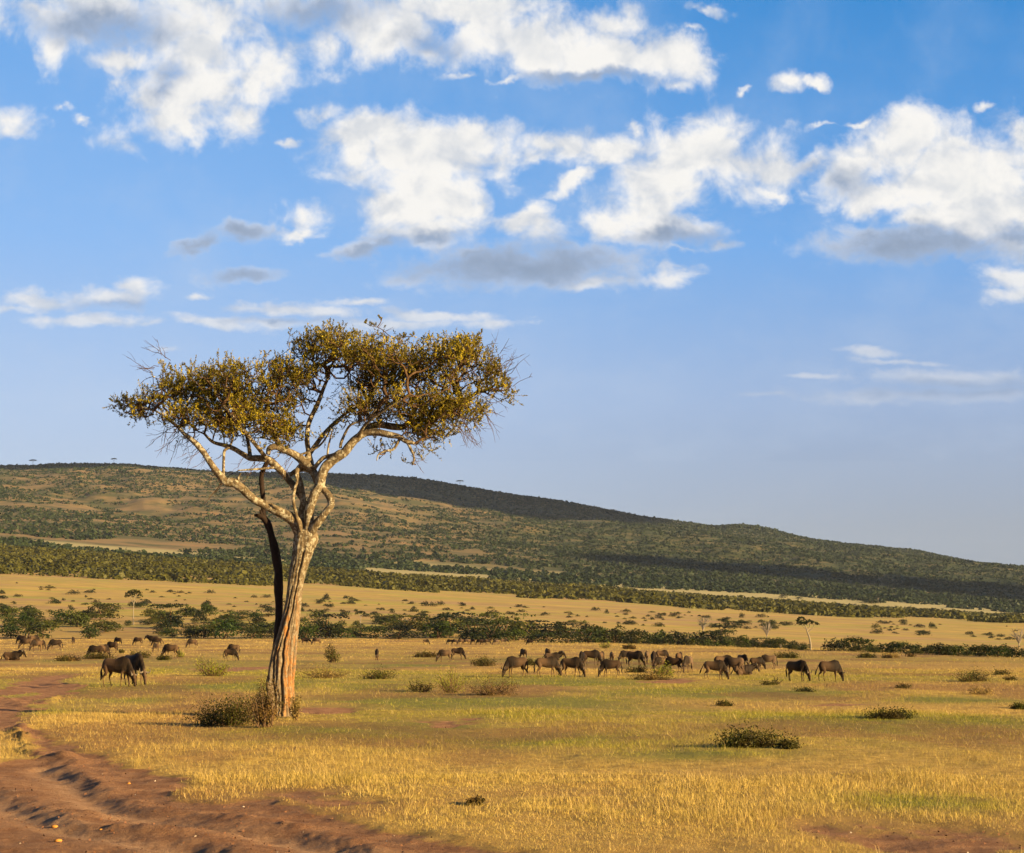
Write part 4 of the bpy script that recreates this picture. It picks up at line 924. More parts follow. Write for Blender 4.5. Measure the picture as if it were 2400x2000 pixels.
def belt():
    rng = np.random.default_rng(8)
    G = 'trees of the belt along the far edge of the plain'
    # trees the photograph shows one by one: x, foot y, height, width (px), kind, leaf, bark, label
    named = [(313,1464,78,52,'umbrella',M_OLIVE,M_WHITE,'small flat-crowned tree with a white trunk standing above the belt on the left'),
     (1900,1523,76,84,'leaning',M_BELTD,M_WHITE,'crooked white-trunked tree with tufted dark crown standing out of the right belt'),
     (1648,1486,40,44,'bare',M_OLIVE,M_GREYB,'grey leafless tree at the back of the belt, left of a dark spreading tree'),
     (1797,1498,40,34,'bare',M_OLIVE,M_GREYB,'thin grey leafless tree on the tan slope left of the crooked white-trunked tree'),
     (2388,1518,46,44,'bare',M_OLIVE,M_GREYB,'grey leafless tree at the back of the belt by the right edge'),
     (1155,1468,24,14,'bare',M_OLIVE,M_GREYB,'tiny pale leafless tree above the middle of the belt'),
     (1688,1490,34,54,'flat',M_BELTD,M_STEM,'dark spreading tree right of the grey leafless tree at the back of the belt'),
     (1700,1462,16,16,'round',M_BELTD,M_STEM,'small round bush above the dark spreading tree on the tan slope'),
     (845,1470,36,34,'umbrella',M_BELTD,M_GREYB,'small dark flat-crowned tree behind the belt right of the tall trunk'),
     (1830,1522,12,7,'bare',M_OLIVE,M_WHITE,'tiny white stump in front of the right belt')]
    for (px, py, h, w_, kd, lm, bm_, lab) in named:
        X, Y, Z = hit(px, py); k = Y/F; plant(kd, 0 if kd in ('umbrella', 'leaning') else int(px) % 3, lm, bm_, X, Y, Z, h*k*1.05, w_*k, lab, 'tree', None, 'tree', 0)
    # round dark or bright bushes of the left belt that stand apart
    left = [(24,1468,26,34,'round',M_BELTG),(63,1470,34,32,'round',M_BELTG),(25,1496,34,50,'round',M_BELTG),(100,1498,44,56,'round',M_BELT),(145,1462,34,44,'round',M_BELTG),(180,1470,44,40,'round',M_BELT),(190,1466,26,30,'round',M_BELTG),(210,1498,34,40,'round',M_BELTG),(262,1498,52,110,'flat',M_BELT),(235,1452,36,60,'flat',M_OLIVE),(350,1466,24,34,'flat',M_OLIVE),(400,1474,58,58,'flat',M_BELTD),(404,1494,24,34,'round',M_BELTG),(380,1458,30,30,'round',M_BELTG),(350,1492,30,48,'round',M_OLIVE),(446,1496,22,30,'round',M_BELT),(478,1496,32,56,'round',M_BELT),(525,1498,46,64,'round',M_BELTG),(520,1470,20,40,'round',M_BELTG),(590,1498,34,44,'round',M_BELTD),(610,1496,30,40,'round',M_BELT),(600,1456,26,30,'round',M_BELTG),(560,1452,20,60,'flat',M_OLIVE),(650,1497,30,40,'round',M_BELT),
            (715,1499,40,50,'round',M_BELTG),(765,1498,56,86,'flat',M_BELTD),(800,1497,36,50,'round',M_BELTG),(845,1494,24,40,'flat',M_BELT),(880,1497,32,46,'round',M_BELTG),(935,1498,30,80,'flat',M_BELTD),(955,1474,30,90,'flat',M_OLIVE),(1000,1474,22,50,'flat',M_BELT),(1027,1497,42,60,'round',M_BELTG),(1055,1490,52,72,'flat',M_BELTD),(1040,1472,30,50,'flat',M_BELTD),(1110,1502,50,80,'flat',M_BELTD),(1150,1503,46,70,'flat',M_BELTD),(1170,1470,26,44,'round',M_BELT),(1185,1500,60,76,'flat',M_BELT),(1205,1503,30,44,'round',M_BELTG),(1245,1505,20,40,'round',M_BELT),(1245,1488,34,70,'flat',M_BELTD),(1290,1490,30,60,'flat',M_BELTD),(1280,1506,26,56,'round',M_BELTG),(1330,1508,26,60,'round',M_BELT),(1330,1492,30,60,'flat',M_BELTD),(1380,1508,34,70,'flat',M_BELT),(1370,1490,22,40,'flat',M_BELTD)]
    Ls = {'dark_belt_leaves': 'dark', 'belt_leaves': 'mid green', 'fresh_belt_leaves': 'fresh green', 'olive_belt_leaves': 'olive'}
    todo = []
    def lab(kd, lm, px):
        side = 'left of the tall trunk' if px < 650 else ('between the tall trunk and the main herd' if px < 1400 else 'behind the main herd and to its right')
        return f"{Ls[lm.name]} {'layered spreading tree' if kd == 'flat' else 'rounded bushy tree'} of the belt {side}"
    def put(px, py, h, w_, kd, lm, var):
        X, Y, Z = hit(px, py); k = Y/F
        if Y > 680 or (abs(px-313) < 16+w_*.4 and py > 1463 and h > 20) or (abs(px-1904) < 8+w_*.3 and py > 1518): return
        o = plant(kd, var, lm, M_STEM, X, Y, Z-.05, h*k*1.12, w_*k*1.0, 'x', 'tree', G, 'tree', rng.random()*6.28)
        size = 'tall' if h > 40 else ('low' if h < 21 else ''); row = 'front' if np.interp(px, [0, 1200, 1800, 2400], [1497, 1503, 1520, 1540])-py < 14 else 'back'
        todo.append((o, px, f"{row}-row {size} {Ls[lm.name]} {'spreading' if kd == 'flat' else 'bushy'} belt tree {region(px)}".replace('  ', ' ')))
    for i, (px, py, h, w_, kd, lm) in enumerate(left): put(px, py, h*1.0, w_*1.1, kd, lm, i % 5)
    # the many others: filling behind on the left, one close line on the right
    for i in range(112):
        px = rng.uniform(-10, 1400); py = rng.uniform(1443+max(0, px-700)*.045, 1497+max(0, px-900)*.012); kd = 'flat' if rng.random() < .12 else 'round'
        lm = [M_OLIVE, M_OLIVE, M_BELT, M_BELTD][rng.integers(4)]; h = rng.uniform(13, 31); put(px, py, h, h*rng.uniform(1.2, 2.1), 'mound' if kd == 'round' and rng.random() < .6 else kd, lm, int(rng.integers(5)))
    x = 1395.0; i = 0
    while x < 2440:
        foot = np.interp(x, [1400, 1600, 1800, 1900, 2000, 2200, 2440], [1508, 1514, 1521, 1526, 1529, 1537, 1545]); top = np.interp(x, [1400, 1480, 1600, 1700, 1760, 1850, 1900, 2000, 2080, 2200, 2300, 2440], [1472, 1474, 1478, 1486, 1494, 1500, 1502, 1498, 1508, 1512, 1510, 1524])
        h = (foot-top)*rng.uniform(.85, 1.25); w_ = h*rng.uniform(1.1, 1.7); lm = [M_BELT, M_BELTD, M_BELTG, M_BELTD, M_BELT][rng.integers(5)]
        put(x, foot-rng.uniform(0, 3)-1, h, w_, ('round', 'mound', 'mound', 'round', 'flat')[rng.integers(5)], lm, int(rng.integers(5)))
        if rng.random() < .8: put(x+rng.uniform(-10, 10), foot-rng.uniform(1, 3), h*.55, h*1.1, 'mound', [M_OLIVE, M_BELT][rng.integers(2)], int(rng.integers(5)))
        x += w_*rng.uniform(.40, .62); i += 1
    number(todo)
belt()
def slope_shrubs():
    rng = np.random.default_rng(14); got = []
    lab = ['small dark rounded shrub casting a shadow on the tan slope beyond the tree belt', 'low brownish shrub dotted on the tan slope beyond the tree belt']
    n = 0; tries = 0; todo = []
    while n < 290 and tries < 4000:
        tries += 1; px = rng.uniform(-15, 2415); lo = np.interp(px, [0, 600, 1200, 1700, 2400], [1438, 1440, 1458, 1474, 1504]); hi = np.interp(px, [0, 400, 1200, 1600, 2400], [1362, 1386, 1420, 1436, 1470])
        t_ = rng.random()**1.0; py = lo+(hi-lo)*t_
        if fbm(px*.012, py*.05, 3, 15) < .42 or any(abs(px-a)*.4+abs(py-b)*1.6 < 7 for a, b in got[-60:]): continue
        got.append((px, py)); X, Y, Z = hit(px, py)
        if Y < 560: continue
        s = (.40+1.0*rng.random()**2); dark = rng.random() < .72; h = (1.85 if dark else 1.25)*s*(1.35-.3*t_); w_ = h*rng.uniform(1.2, 2.2)*(1 if dark else 1.4)
        if rng.random() < .10: h *= 1.8
        o = plant('mound', int(rng.integers(5)), M_BELTD if dark else M_OLIVE, M_STEM, X, Y, Z-.04, h, w_, 'x', 'shrub', 'shrubs dotted over the tan slope', 'shrub', rng.random()*6.28); n += 1
        todo.append((o, px, f"{'tiny' if s < .55 else ('larger' if s > .95 else 'small')} {'dark' if dark else 'olive'} shrub {'low' if t_ < .33 else ('halfway' if t_ < .66 else 'high')} on the slope {region(px)}"))
    number(todo); print('slope', n, tries)
slope_shrubs()
def mass(name, P, w_, h_, cards_per, leaf, m, label, seed, rough=.35):
    """an uncountable mass of scrub: every bush a clump of leaf faces"""
    rng = np.random.default_rng(seed); n = len(P); i = np.repeat(np.arange(n), cards_per); u = rng.normal(size=(len(i), 3)); u /= np.linalg.norm(u, axis=1)[:, None]; u[:, 2] = np.abs(u[:, 2])*.95+.02
    r = 1-rough*rng.random(len(i)); C = P[i]+u*r[:, None]*np.stack([w_[i]*.5, w_[i]*.5, h_[i]], 1)
    base = rng.random(n)[i]; lush = .45*sst(P[:, 0]/P[:, 1]*F+CX, 850, 1500)*(P[:, 1] > 1640); k = np.clip((base*.6+.28*rng.random(len(i))+.05)*(1-lush[i]), 0, 1)
    # faces roughly tangent to the bush so it shades as a rounded body
    nn = u+rng.normal(size=u.shape)*.45; nn /= np.linalg.norm(nn, axis=1)[:, None]; a = np.cross(nn, rng.normal(size=u.shape)); a /= np.linalg.norm(a, axis=1)[:, None]; b = np.cross(nn, a)
    s = (leaf*(w_[i]*.55+h_[i]*.45)*(.7+.6*rng.random(len(i))))[:, None]*.5; V = np.stack([C-a*s, C+b*s*.8, C+a*s, C-b*s*.8], 1).reshape(-1, 3)
    return prop(link(name, mesh_np(name, V, np.arange(len(V)).reshape(-1, 4), [m], False, {'rnd': np.repeat(k, 4)})), label, 'scrub', kind='stuff')
def scatter(n, y0, y1, s0, s1, rng, powr=2.0):
    Y = (y0**powr+(y1**powr-y0**powr)*rng.random(n))**(1/powr); X = (s0+(s1-s0)*rng.random(n))*Y; return X, Y
def scrub():
    rng = np.random.default_rng(31)
    sx = lambda X, Y: X/Y*F+CX
    # olive thicket; its near edge wanders
    X, Y = scatter(38000, 940, 1660, -.36, .36, rng); e = (fbm(X*.008, Y*.003, 3, 41)-.5)*130
    gap = fbm(X*.010, Y*.004, 3, 43); inb = (Y > 1010+e) & (Y < 1625+e*.4) & ((gap > .30) | (Y > 1150))
    X, Y = X[inb], Y[inb]; Z = height(X, Y); n = len(X); h = (.8+3.6*rng.random(n)**1.8)*(.6+.8*fbm(X*.03, Y*.02, 3, 47)); w_ = h*(1.0+.9*rng.random(n))
    mass('thicket', np.stack([X, Y, Z], 1), w_, h, 10, .56, M_THICK, 'dense olive bush thicket in a long band below the hills', 32); print('thicket', n)
    # foot of the hills: scattered dark trees, pale grass strips between
    X, Y = scatter(9500, 1640, 2150, -.37, .37, rng, 1.0); px = sx(X, Y); v = fbm(X*.007, Y*.006, 4, 44)
    strip = (px > 1050) & (px < 2600) & (Y > 1640) & (Y < 1640+np.interp(px, [1050, 1300, 1800, 2400], [60, 40, 190, 150])) | ((px > 850) & (px < 1150) & (Y < 1800))
    keep = (v > np.interp(px, [0, 900, 1300, 2400], [.50, .47, .38, .30])) & ~strip; X, Y = X[keep], Y[keep]; Z = height(X, Y); n = len(X); h = 2.2+3.5*rng.random(n)**1.6; w_ = h*(1.2+.9*rng.random(n))
    mass('foothill_trees', np.stack([X, Y, Z], 1), w_, h, 16, .52, M_HILL, 'scattered dark trees and bushes at the foot of the hills', 33); print('foot', n)
    # hillsides
    X, Y = scatter(150000, 2130, 4450, -.38, .38, rng, 1.2); px = sx(X, Y); v = fbm(X*.0045, Y*.006, 5, 45); v2 = fbm(X*.02, Y*.03, 3, 46)
    thr = np.interp(px, [0, 600, 1000, 1500, 2400], [.465, .455, .42, .34, .30])-.16*sst(Y, 3500, 3900)
    keep = (v*.45+v2*.55 > thr) & ((rng.random(len(X)) < .9)); X, Y = X[keep], Y[keep]; Z = height(X, Y); n = len(X); h = .8+3.0*rng.random(n)**2.8+1.5*sst(Y, 3800, 4100); w_ = h*(1.3+1.1*rng.random(n))
    mass('hill_scrub', np.stack([X, Y, Z], 1), w_, h, 6, .80, M_HILL, 'bush and woodland covering the slopes and crests of the hills', 34); print('hill', n)
scrub()
def lone():
    # far single trees
    for (px, py, h, w_, kd, lab) in [(77,1089,14,15,'umbrella','tiny tree silhouetted on the left end of the dark hill crest'),(267,1083,13,12,'umbrella','tiny tree silhouetted on the hill crest above the left slope'),(1078,1104,12,16,'umbrella','tiny flat-topped tree on the crest of the dark hill right of the tall crown'),
         (2042,1415,13,24,'flat','flat-topped tree alone on the pale grass strip, left one of a touching pair'),(2058,1414,15,17,'umbrella','thin flat-topped tree on the pale grass strip, right one of a touching pair'),(1834,1402,9,9,'round','small dark tree on the pale grass strip left of a tiny bush'),(1872,1404,6,8,'round','tiny bush on the pale grass strip right of the small dark tree')]:
        if py < 1200:
            s = (px-CX)/F; Yv = np.linspace(3900, 4500, 200); Zv = height(Yv*s, Yv); j = int(np.argmax((Zv-CAMZ)/Yv)); Y = float(Yv[j]); X = Y*s; Z = float(Zv[j])
        else: X, Y, Z = hit(px, py)
        k = Y/F; plant(kd, 0, M_BELTD, M_STEM, X, Y, Z-.3, h*k*1.2, w_*k*1.5, lab, 'tree', None, 'tree')
lone()
# ------------------------------------------------------------------ wildebeest
def hide_material():
    m, t, b, o = mat_new('wildebeest_hide'); tcn = t.new('ShaderNodeTexCoord'); P = tcn.outputs['Object']; oi = t.new('ShaderNodeObjectInfo')
    base = t.mix(t.noise(P, 3.0, 4, .6), (.050, .028, .013), (.125, .072, .036))
    base = t.mix(t.ramp(oi.outputs['Random'], 0, .55, .9, 0, False), base, (.014, .007, .004))
    base = t.mix(t.ramp(oi.outputs['Random'], .72, 1, 0, .75, False), base, (.13, .085, .053))
    base = t.mix(t.m('MULTIPLY', t.attr('front'), .8), base, (.006, .004, .003))
    mp = t.new('ShaderNodeMapping'); t.l.new(P, mp.inputs[0]); mp.inputs['Scale'].default_value = (7.5, .6, 1.1)
    stripe = t.m('MULTIPLY', t.ramp(t.noise(mp.outputs[0], 1.6, 2, .5, .3), .50, .60), t.attr('front'))
    c = t.mix(t.m('MULTIPLY', stripe, .8), base, (.008, .006, .004))
    c = t.mix(t.attr('dark'), c, (.004, .003, .0025)); c = t.mix(t.attr('tan'), c, (.10, .055, .026))
    t.l.new(c, b.inputs['Base Color']); b.inputs['Roughness'].default_value = .75; b.inputs['Specular IOR Level'].default_value = .12
    bump(t, b, t.noise(P, 40, 4, .7), .3, .01); return m
M_HIDE = hide_material()
M_HAIR = twig_material('black_hair', (.003, .0025, .002), (.012, .008, .006)); M_HORN = twig_material('horn', (.06, .048, .036), (.20, .16, .115))
def vox(paths, voxel, name):
    """one continuous surface grown over tapered tubes (x, y, z, ry, rz)"""
    bm = bmesh.new()
    for pts in paths:
        p = smooth_path(pts, .05); n = len(p); T = np.gradient(p[:, :3], axis=0); T /= np.linalg.norm(T, axis=1)[:, None]+1e-9
        side = np.array([0, 1, 0.0]); B = np.cross(T, side); B /= np.linalg.norm(B, axis=1)[:, None]+1e-9; rings = []
        for i in range(n):
            sd = np.cross(B[i], T[i]); rings.append([bm.verts.new(p[i, :3]+math.cos(a)*sd*p[i, 3]+math.sin(a)*B[i]*p[i, 4]) for a in np.linspace(0, 2*math.pi, 14, endpoint=False)])
        for i in range(n-1):
            for j in range(14): bm.faces.new((rings[i][j], rings[i][(j+1) % 14], rings[i+1][(j+1) % 14], rings[i+1][j]))
        bm.faces.new(rings[0][::-1]); bm.faces.new(rings[-1])
    bmesh.ops.recalc_face_normals(bm, faces=bm.faces)
    me = bpy.data.meshes.new('tmp'); bm.to_mesh(me); bm.free(); o = bpy.data.objects.new('tmp', me); col.objects.link(o)
    r = o.modifiers.new('r', 'REMESH'); r.mode = 'VOXEL'; r.voxel_size = voxel; r.adaptivity = 0; s = o.modifiers.new('s', 'SMOOTH'); s.iterations = 3; s.factor = .6
    dg = bpy.context.evaluated_depsgraph_get(); out = bpy.data.meshes.new_from_object(o.evaluated_get(dg)); out.name = name
    bpy.data.objects.remove(o); return out
def beast(kind, seed=0):
    rg = random.Random(seed); L = []; up = kind in ('walk', 'stand'); lie = kind == 'lie'
    dz = -.62 if lie else 0
    body = [(-1.00,0,1.04,.07,.08),(-.93,0,1.03,.17,.20),(-.74,0,1.045,.22,.28),(-.45,0,1.02,.245,.295),(-.12,0,.98,.265,.325),(.20,0,.98,.25,.36),(.42,0,1.02,.215,.37),(.58,0,1.05,.16,.32),(.70,0,1.03,.10,.22)]
    hump = [(-.35,0,1.16,.08,.12),(-.05,0,1.21,.09,.12),(.18,0,1.27,.09,.12),(.38,0,1.285,.085,.12),(.58,0,1.16,.08,.12)]
    if kind in ('stand', 'lie'): neck = [(.42,0,1.12,.14,.27),(.66,0,1.20,.115,.22),(.86,0,1.30,.095,.17),(1.00,0,1.37,.085,.13),(1.08,0,1.36,.085,.12)]; head = [(1.02,0,1.40,.07,.09),(1.10,0,1.36,.095,.12),(1.20,0,1.22,.075,.10),(1.30,0,1.05,.060,.08),(1.38,0,.92,.065,.085),(1.41,0,.87,.05,.06)]; hp = (1.05, 1.43)
    elif kind == 'walk': neck = [(.42,0,1.08,.14,.27),(.70,0,1.04,.115,.21),(.95,0,.98,.095,.15),(1.10,0,.94,.085,.12)]; head = [(1.05,0,.97,.07,.09),(1.14,0,.93,.095,.12),(1.22,0,.78,.075,.10),(1.28,0,.61,.060,.08),(1.31,0,.47,.065,.085),(1.32,0,.42,.05,.06)]; hp = (1.10, 1.02)
    else: neck = [(.38,0,1.06,.15,.31),(.60,0,.95,.13,.27),(.80,0,.74,.105,.20),(.94,0,.54,.09,.15)]; head = [(.90,0,.58,.075,.08),(.98,0,.50,.098,.12),(1.03,0,.36,.078,.105),(1.06,0,.20,.062,.085),(1.07,0,.085,.068,.085),(1.07,0,.04,.05,.06)]; hp = (.95, .62)
    L += [body, hump, neck, head]
    ph = {'graze': (0, .04, -.05, .06), 'graze_step': (.16, -.12, .14, -.10), 'graze_wide': (.10, -.04, -.16, .12), 'walk': (.20, -.14, -.16, .20), 'stand': (.02, -.03, .05, -.05), 'lie': (0, 0, 0, 0)}[kind]
    if not lie:
        for s, a, b_ in ((1, ph[0], ph[2]), (-1, ph[1], ph[3])):
            L.append([(.40,s*.13,.98,.08,.15),(.37+a*.25,s*.15,.76,.065,.105),(.37+a*.5,s*.15,.60,.048,.062),(.40+a*.85,s*.145,.40,.038,.042),(.385+a,s*.14,.24,.024,.027),(.39+a*1.1,s*.14,.10,.030,.033),(.42+a*1.1,s*.14,.045,.036,.042),(.43+a*1.1,s*.14,.0,.040,.050)])
            L.append([(-.74,s*.12,1.0,.12,.22),(-.68+b_*.2,s*.15,.80,.095,.16),(-.66+b_*.4,s*.15,.64,.065,.10),(-.80+b_*.75,s*.145,.48,.040,.050),(-.79+b_*.95,s*.14,.30,.026,.030),(-.74+b_*1.1,s*.14,.11,.031,.034),(-.71+b_*1.1,s*.14,.045,.036,.042),(-.70+b_*1.1,s*.14,.0,.040,.050)])
    else:
        for s in (1, -1):
            L.append([(.38,s*.16,.86,.08,.12),(.62,s*.20,.72,.05,.06),(.36,s*.22,.665,.04,.045),(.30,s*.22,.66,.03,.035)])
            L.append([(-.70,s*.18,.88,.12,.18),(-.34,s*.26,.74,.07,.09),(-.66,s*.28,.67,.045,.05),(-.40,s*.30,.66,.03,.035)])
    for s in (1, -1): L.append([(hp[0]-.04,s*.08,hp[1]-.06,.02,.03),(hp[0]-.08,s*.17,hp[1]-.10,.022,.045),(hp[0]-.10,s*.24,hp[1]-.14,.012,.018)])   # ears
    L = [[(x, y, z+dz, a, b) for x, y, z, a, b in p] for p in L]
    me = vox(L, .026, 'body'); me.materials.append(M_HIDE); me.polygons.foreach_set('use_smooth', [True]*len(me.polygons))
    co = np.zeros(len(me.vertices)*3); me.vertices.foreach_get('co', co); co = co.reshape(-1, 3); x, y, z = co.T; z0 = z-dz
    hx, hz = hp; hd = np.array(head); face = np.zeros(len(x))
    for q in hd: face = np.maximum(face, np.exp(-(((x-q[0])**2+(z0-q[2])**2)/(.11**2))))
    dark = np.clip(face*1.1, 0, 1); dark = np.maximum(dark, sst(np.abs(x-.3), .9, .1)*0)
    at = {'front': sst(x, -.35, .25)*sst(z0, .62, .8)*(1-face), 'dark': np.clip(dark+sst(-z0, -.08, -.03), 0, 1)*.9, 'tan': (1-sst(z0, .35, .62))*.55*(0 if lie else 1)*(1-dark)}
    for k, v in at.items(): a_ = me.attributes.new(k, 'FLOAT', 'POINT'); a_.data.foreach_set('value', np.asarray(v, np.float32))
    # mane: upright crest from the brow over the withers, ragged
    nk = [(q[0], q[2]+q[4]*.97) for q in neck]; top = [(-.02,1.29),(.18,1.345),(.36,1.355),(.50,1.30)]+[n_ for n_ in nk[1:-1]]+[(hp[0], hp[1]+.02)]
    q = smooth_path([[a, 0, b+dz, 0] for a, b in top], .035); V, Fq = [], []; rngn = np.random.default_rng(seed)
    T = np.gradient(q[:, [0, 2]], axis=0); T /= np.linalg.norm(T, axis=1)[:, None]+1e-9
    for i, p in enumerate(q):
        nx, nz = -T[i, 1], T[i, 0]; h = (.03+.05*rngn.random())*min(1, i/6, ((len(q)-1-i)/4+.25)); V += [(p[0]-nx*.05, -.028, p[2]-nz*.05), (p[0]+nx*h-.02, 0, p[2]+nz*h), (p[0]-nx*.05, .028, p[2]-nz*.05)]
        if i: b = 3*i; Fq += [(b-3, b-2, b+1, b), (b-2, b-1, b+2, b+1)]
    mane = mesh_np('mane', V, Fq, [M_HAIR])
    # beard: fringe under throat and neck
    lo = smooth_path([[q_[0]+(.02 if kind[:5] != 'graze' else .02), 0, q_[2]-q_[4]*.85+dz, 0] for q_ in neck[1:]]+[[hd[2][0]-.07, 0, hd[2][2]-.06+dz, 0]], .03); B = Bag()
    for i, p in enumerate(lo):
        for s in (-1, 1):
            ln = (.10+.12*rngn.random())*(1 if kind[:5] != 'graze' else .8); w_ = .03; bx = rngn.normal()*.02-(.05 if kind[:5] == 'graze' else 0)
            B.add([(p[0]-w_, s*.02, p[2]+.04), (p[0]+w_, s*.03, p[2]+.04), (p[0]+w_*.4+bx, s*.01+rngn.normal()*.01, p[2]-ln), (p[0]-w_*.3+bx, s*.01, p[2]-ln*.95)], [(0, 1, 2, 3)])
    beard = B.mesh('beard', M_HAIR)
    # tail with a long black tuft
    tb = Bag(); bz = .02 if not lie else -.10; end = {'graze_wide': (-1.34, .42), 'walk': (-1.42, .50), 'graze_step': (-1.16, .30)}.get(kind, (-1.06, .26))
    if lie: pth = [(-1.00,0,1.10+dz,.032),(-1.12,0,.98+dz,.028),(-1.20,.03,.80+dz,.05),(-1.30,.06,.67+dz,.02)]
    else: ex, ez = end; pth = [(-.97,0,1.12,.034),(-1.03,0,1.06,.030),(-.99+(ex+1)*.45,0,.86,.030),(-1.02+(ex+1)*.65,0,.70,.048),(ex+.06,0,(ez+.70)/2,.060),(ex,0,ez,.016)]
    p = smooth_path(pth, .05); v, f = tube(p[:, :3], p[:, 3], 8, .3, seed=seed); tb.add(v, f); tail = tb.mesh('tail', M_HAIR, True)
    horns = []
    for s in (1, -1):
        hz_ = hp[1]+dz; g = kind[:5] == 'graze'
        pts = [(hp[0]+.01,s*.035,hz_-.01,.036),(hp[0]+.02,s*.13,hz_-.04,.032),(hp[0]+(.05 if g else .03),s*.22,hz_-.06,.026),(hp[0]+(.10 if g else .02),s*.285,hz_+.0,.020),(hp[0]+(.08 if g else -.02),s*.285,hz_+.09,.013),(hp[0]+(.02 if g else -.04),s*.235,hz_+.15,.005)]
        p = smooth_path(pts, .025); v, f = tube(p[:, :3], p[:, 3]*1.35, 8); hb = Bag(); hb.add(v, f); horns.append(hb.mesh('horn', M_HORN, True))
    return me, mane, beard, tail, horns
KINDS_ = {k: beast(k, i+3) for i, k in enumerate(['graze', 'graze_step', 'graze_wide', 'walk', 'stand', 'lie'])}
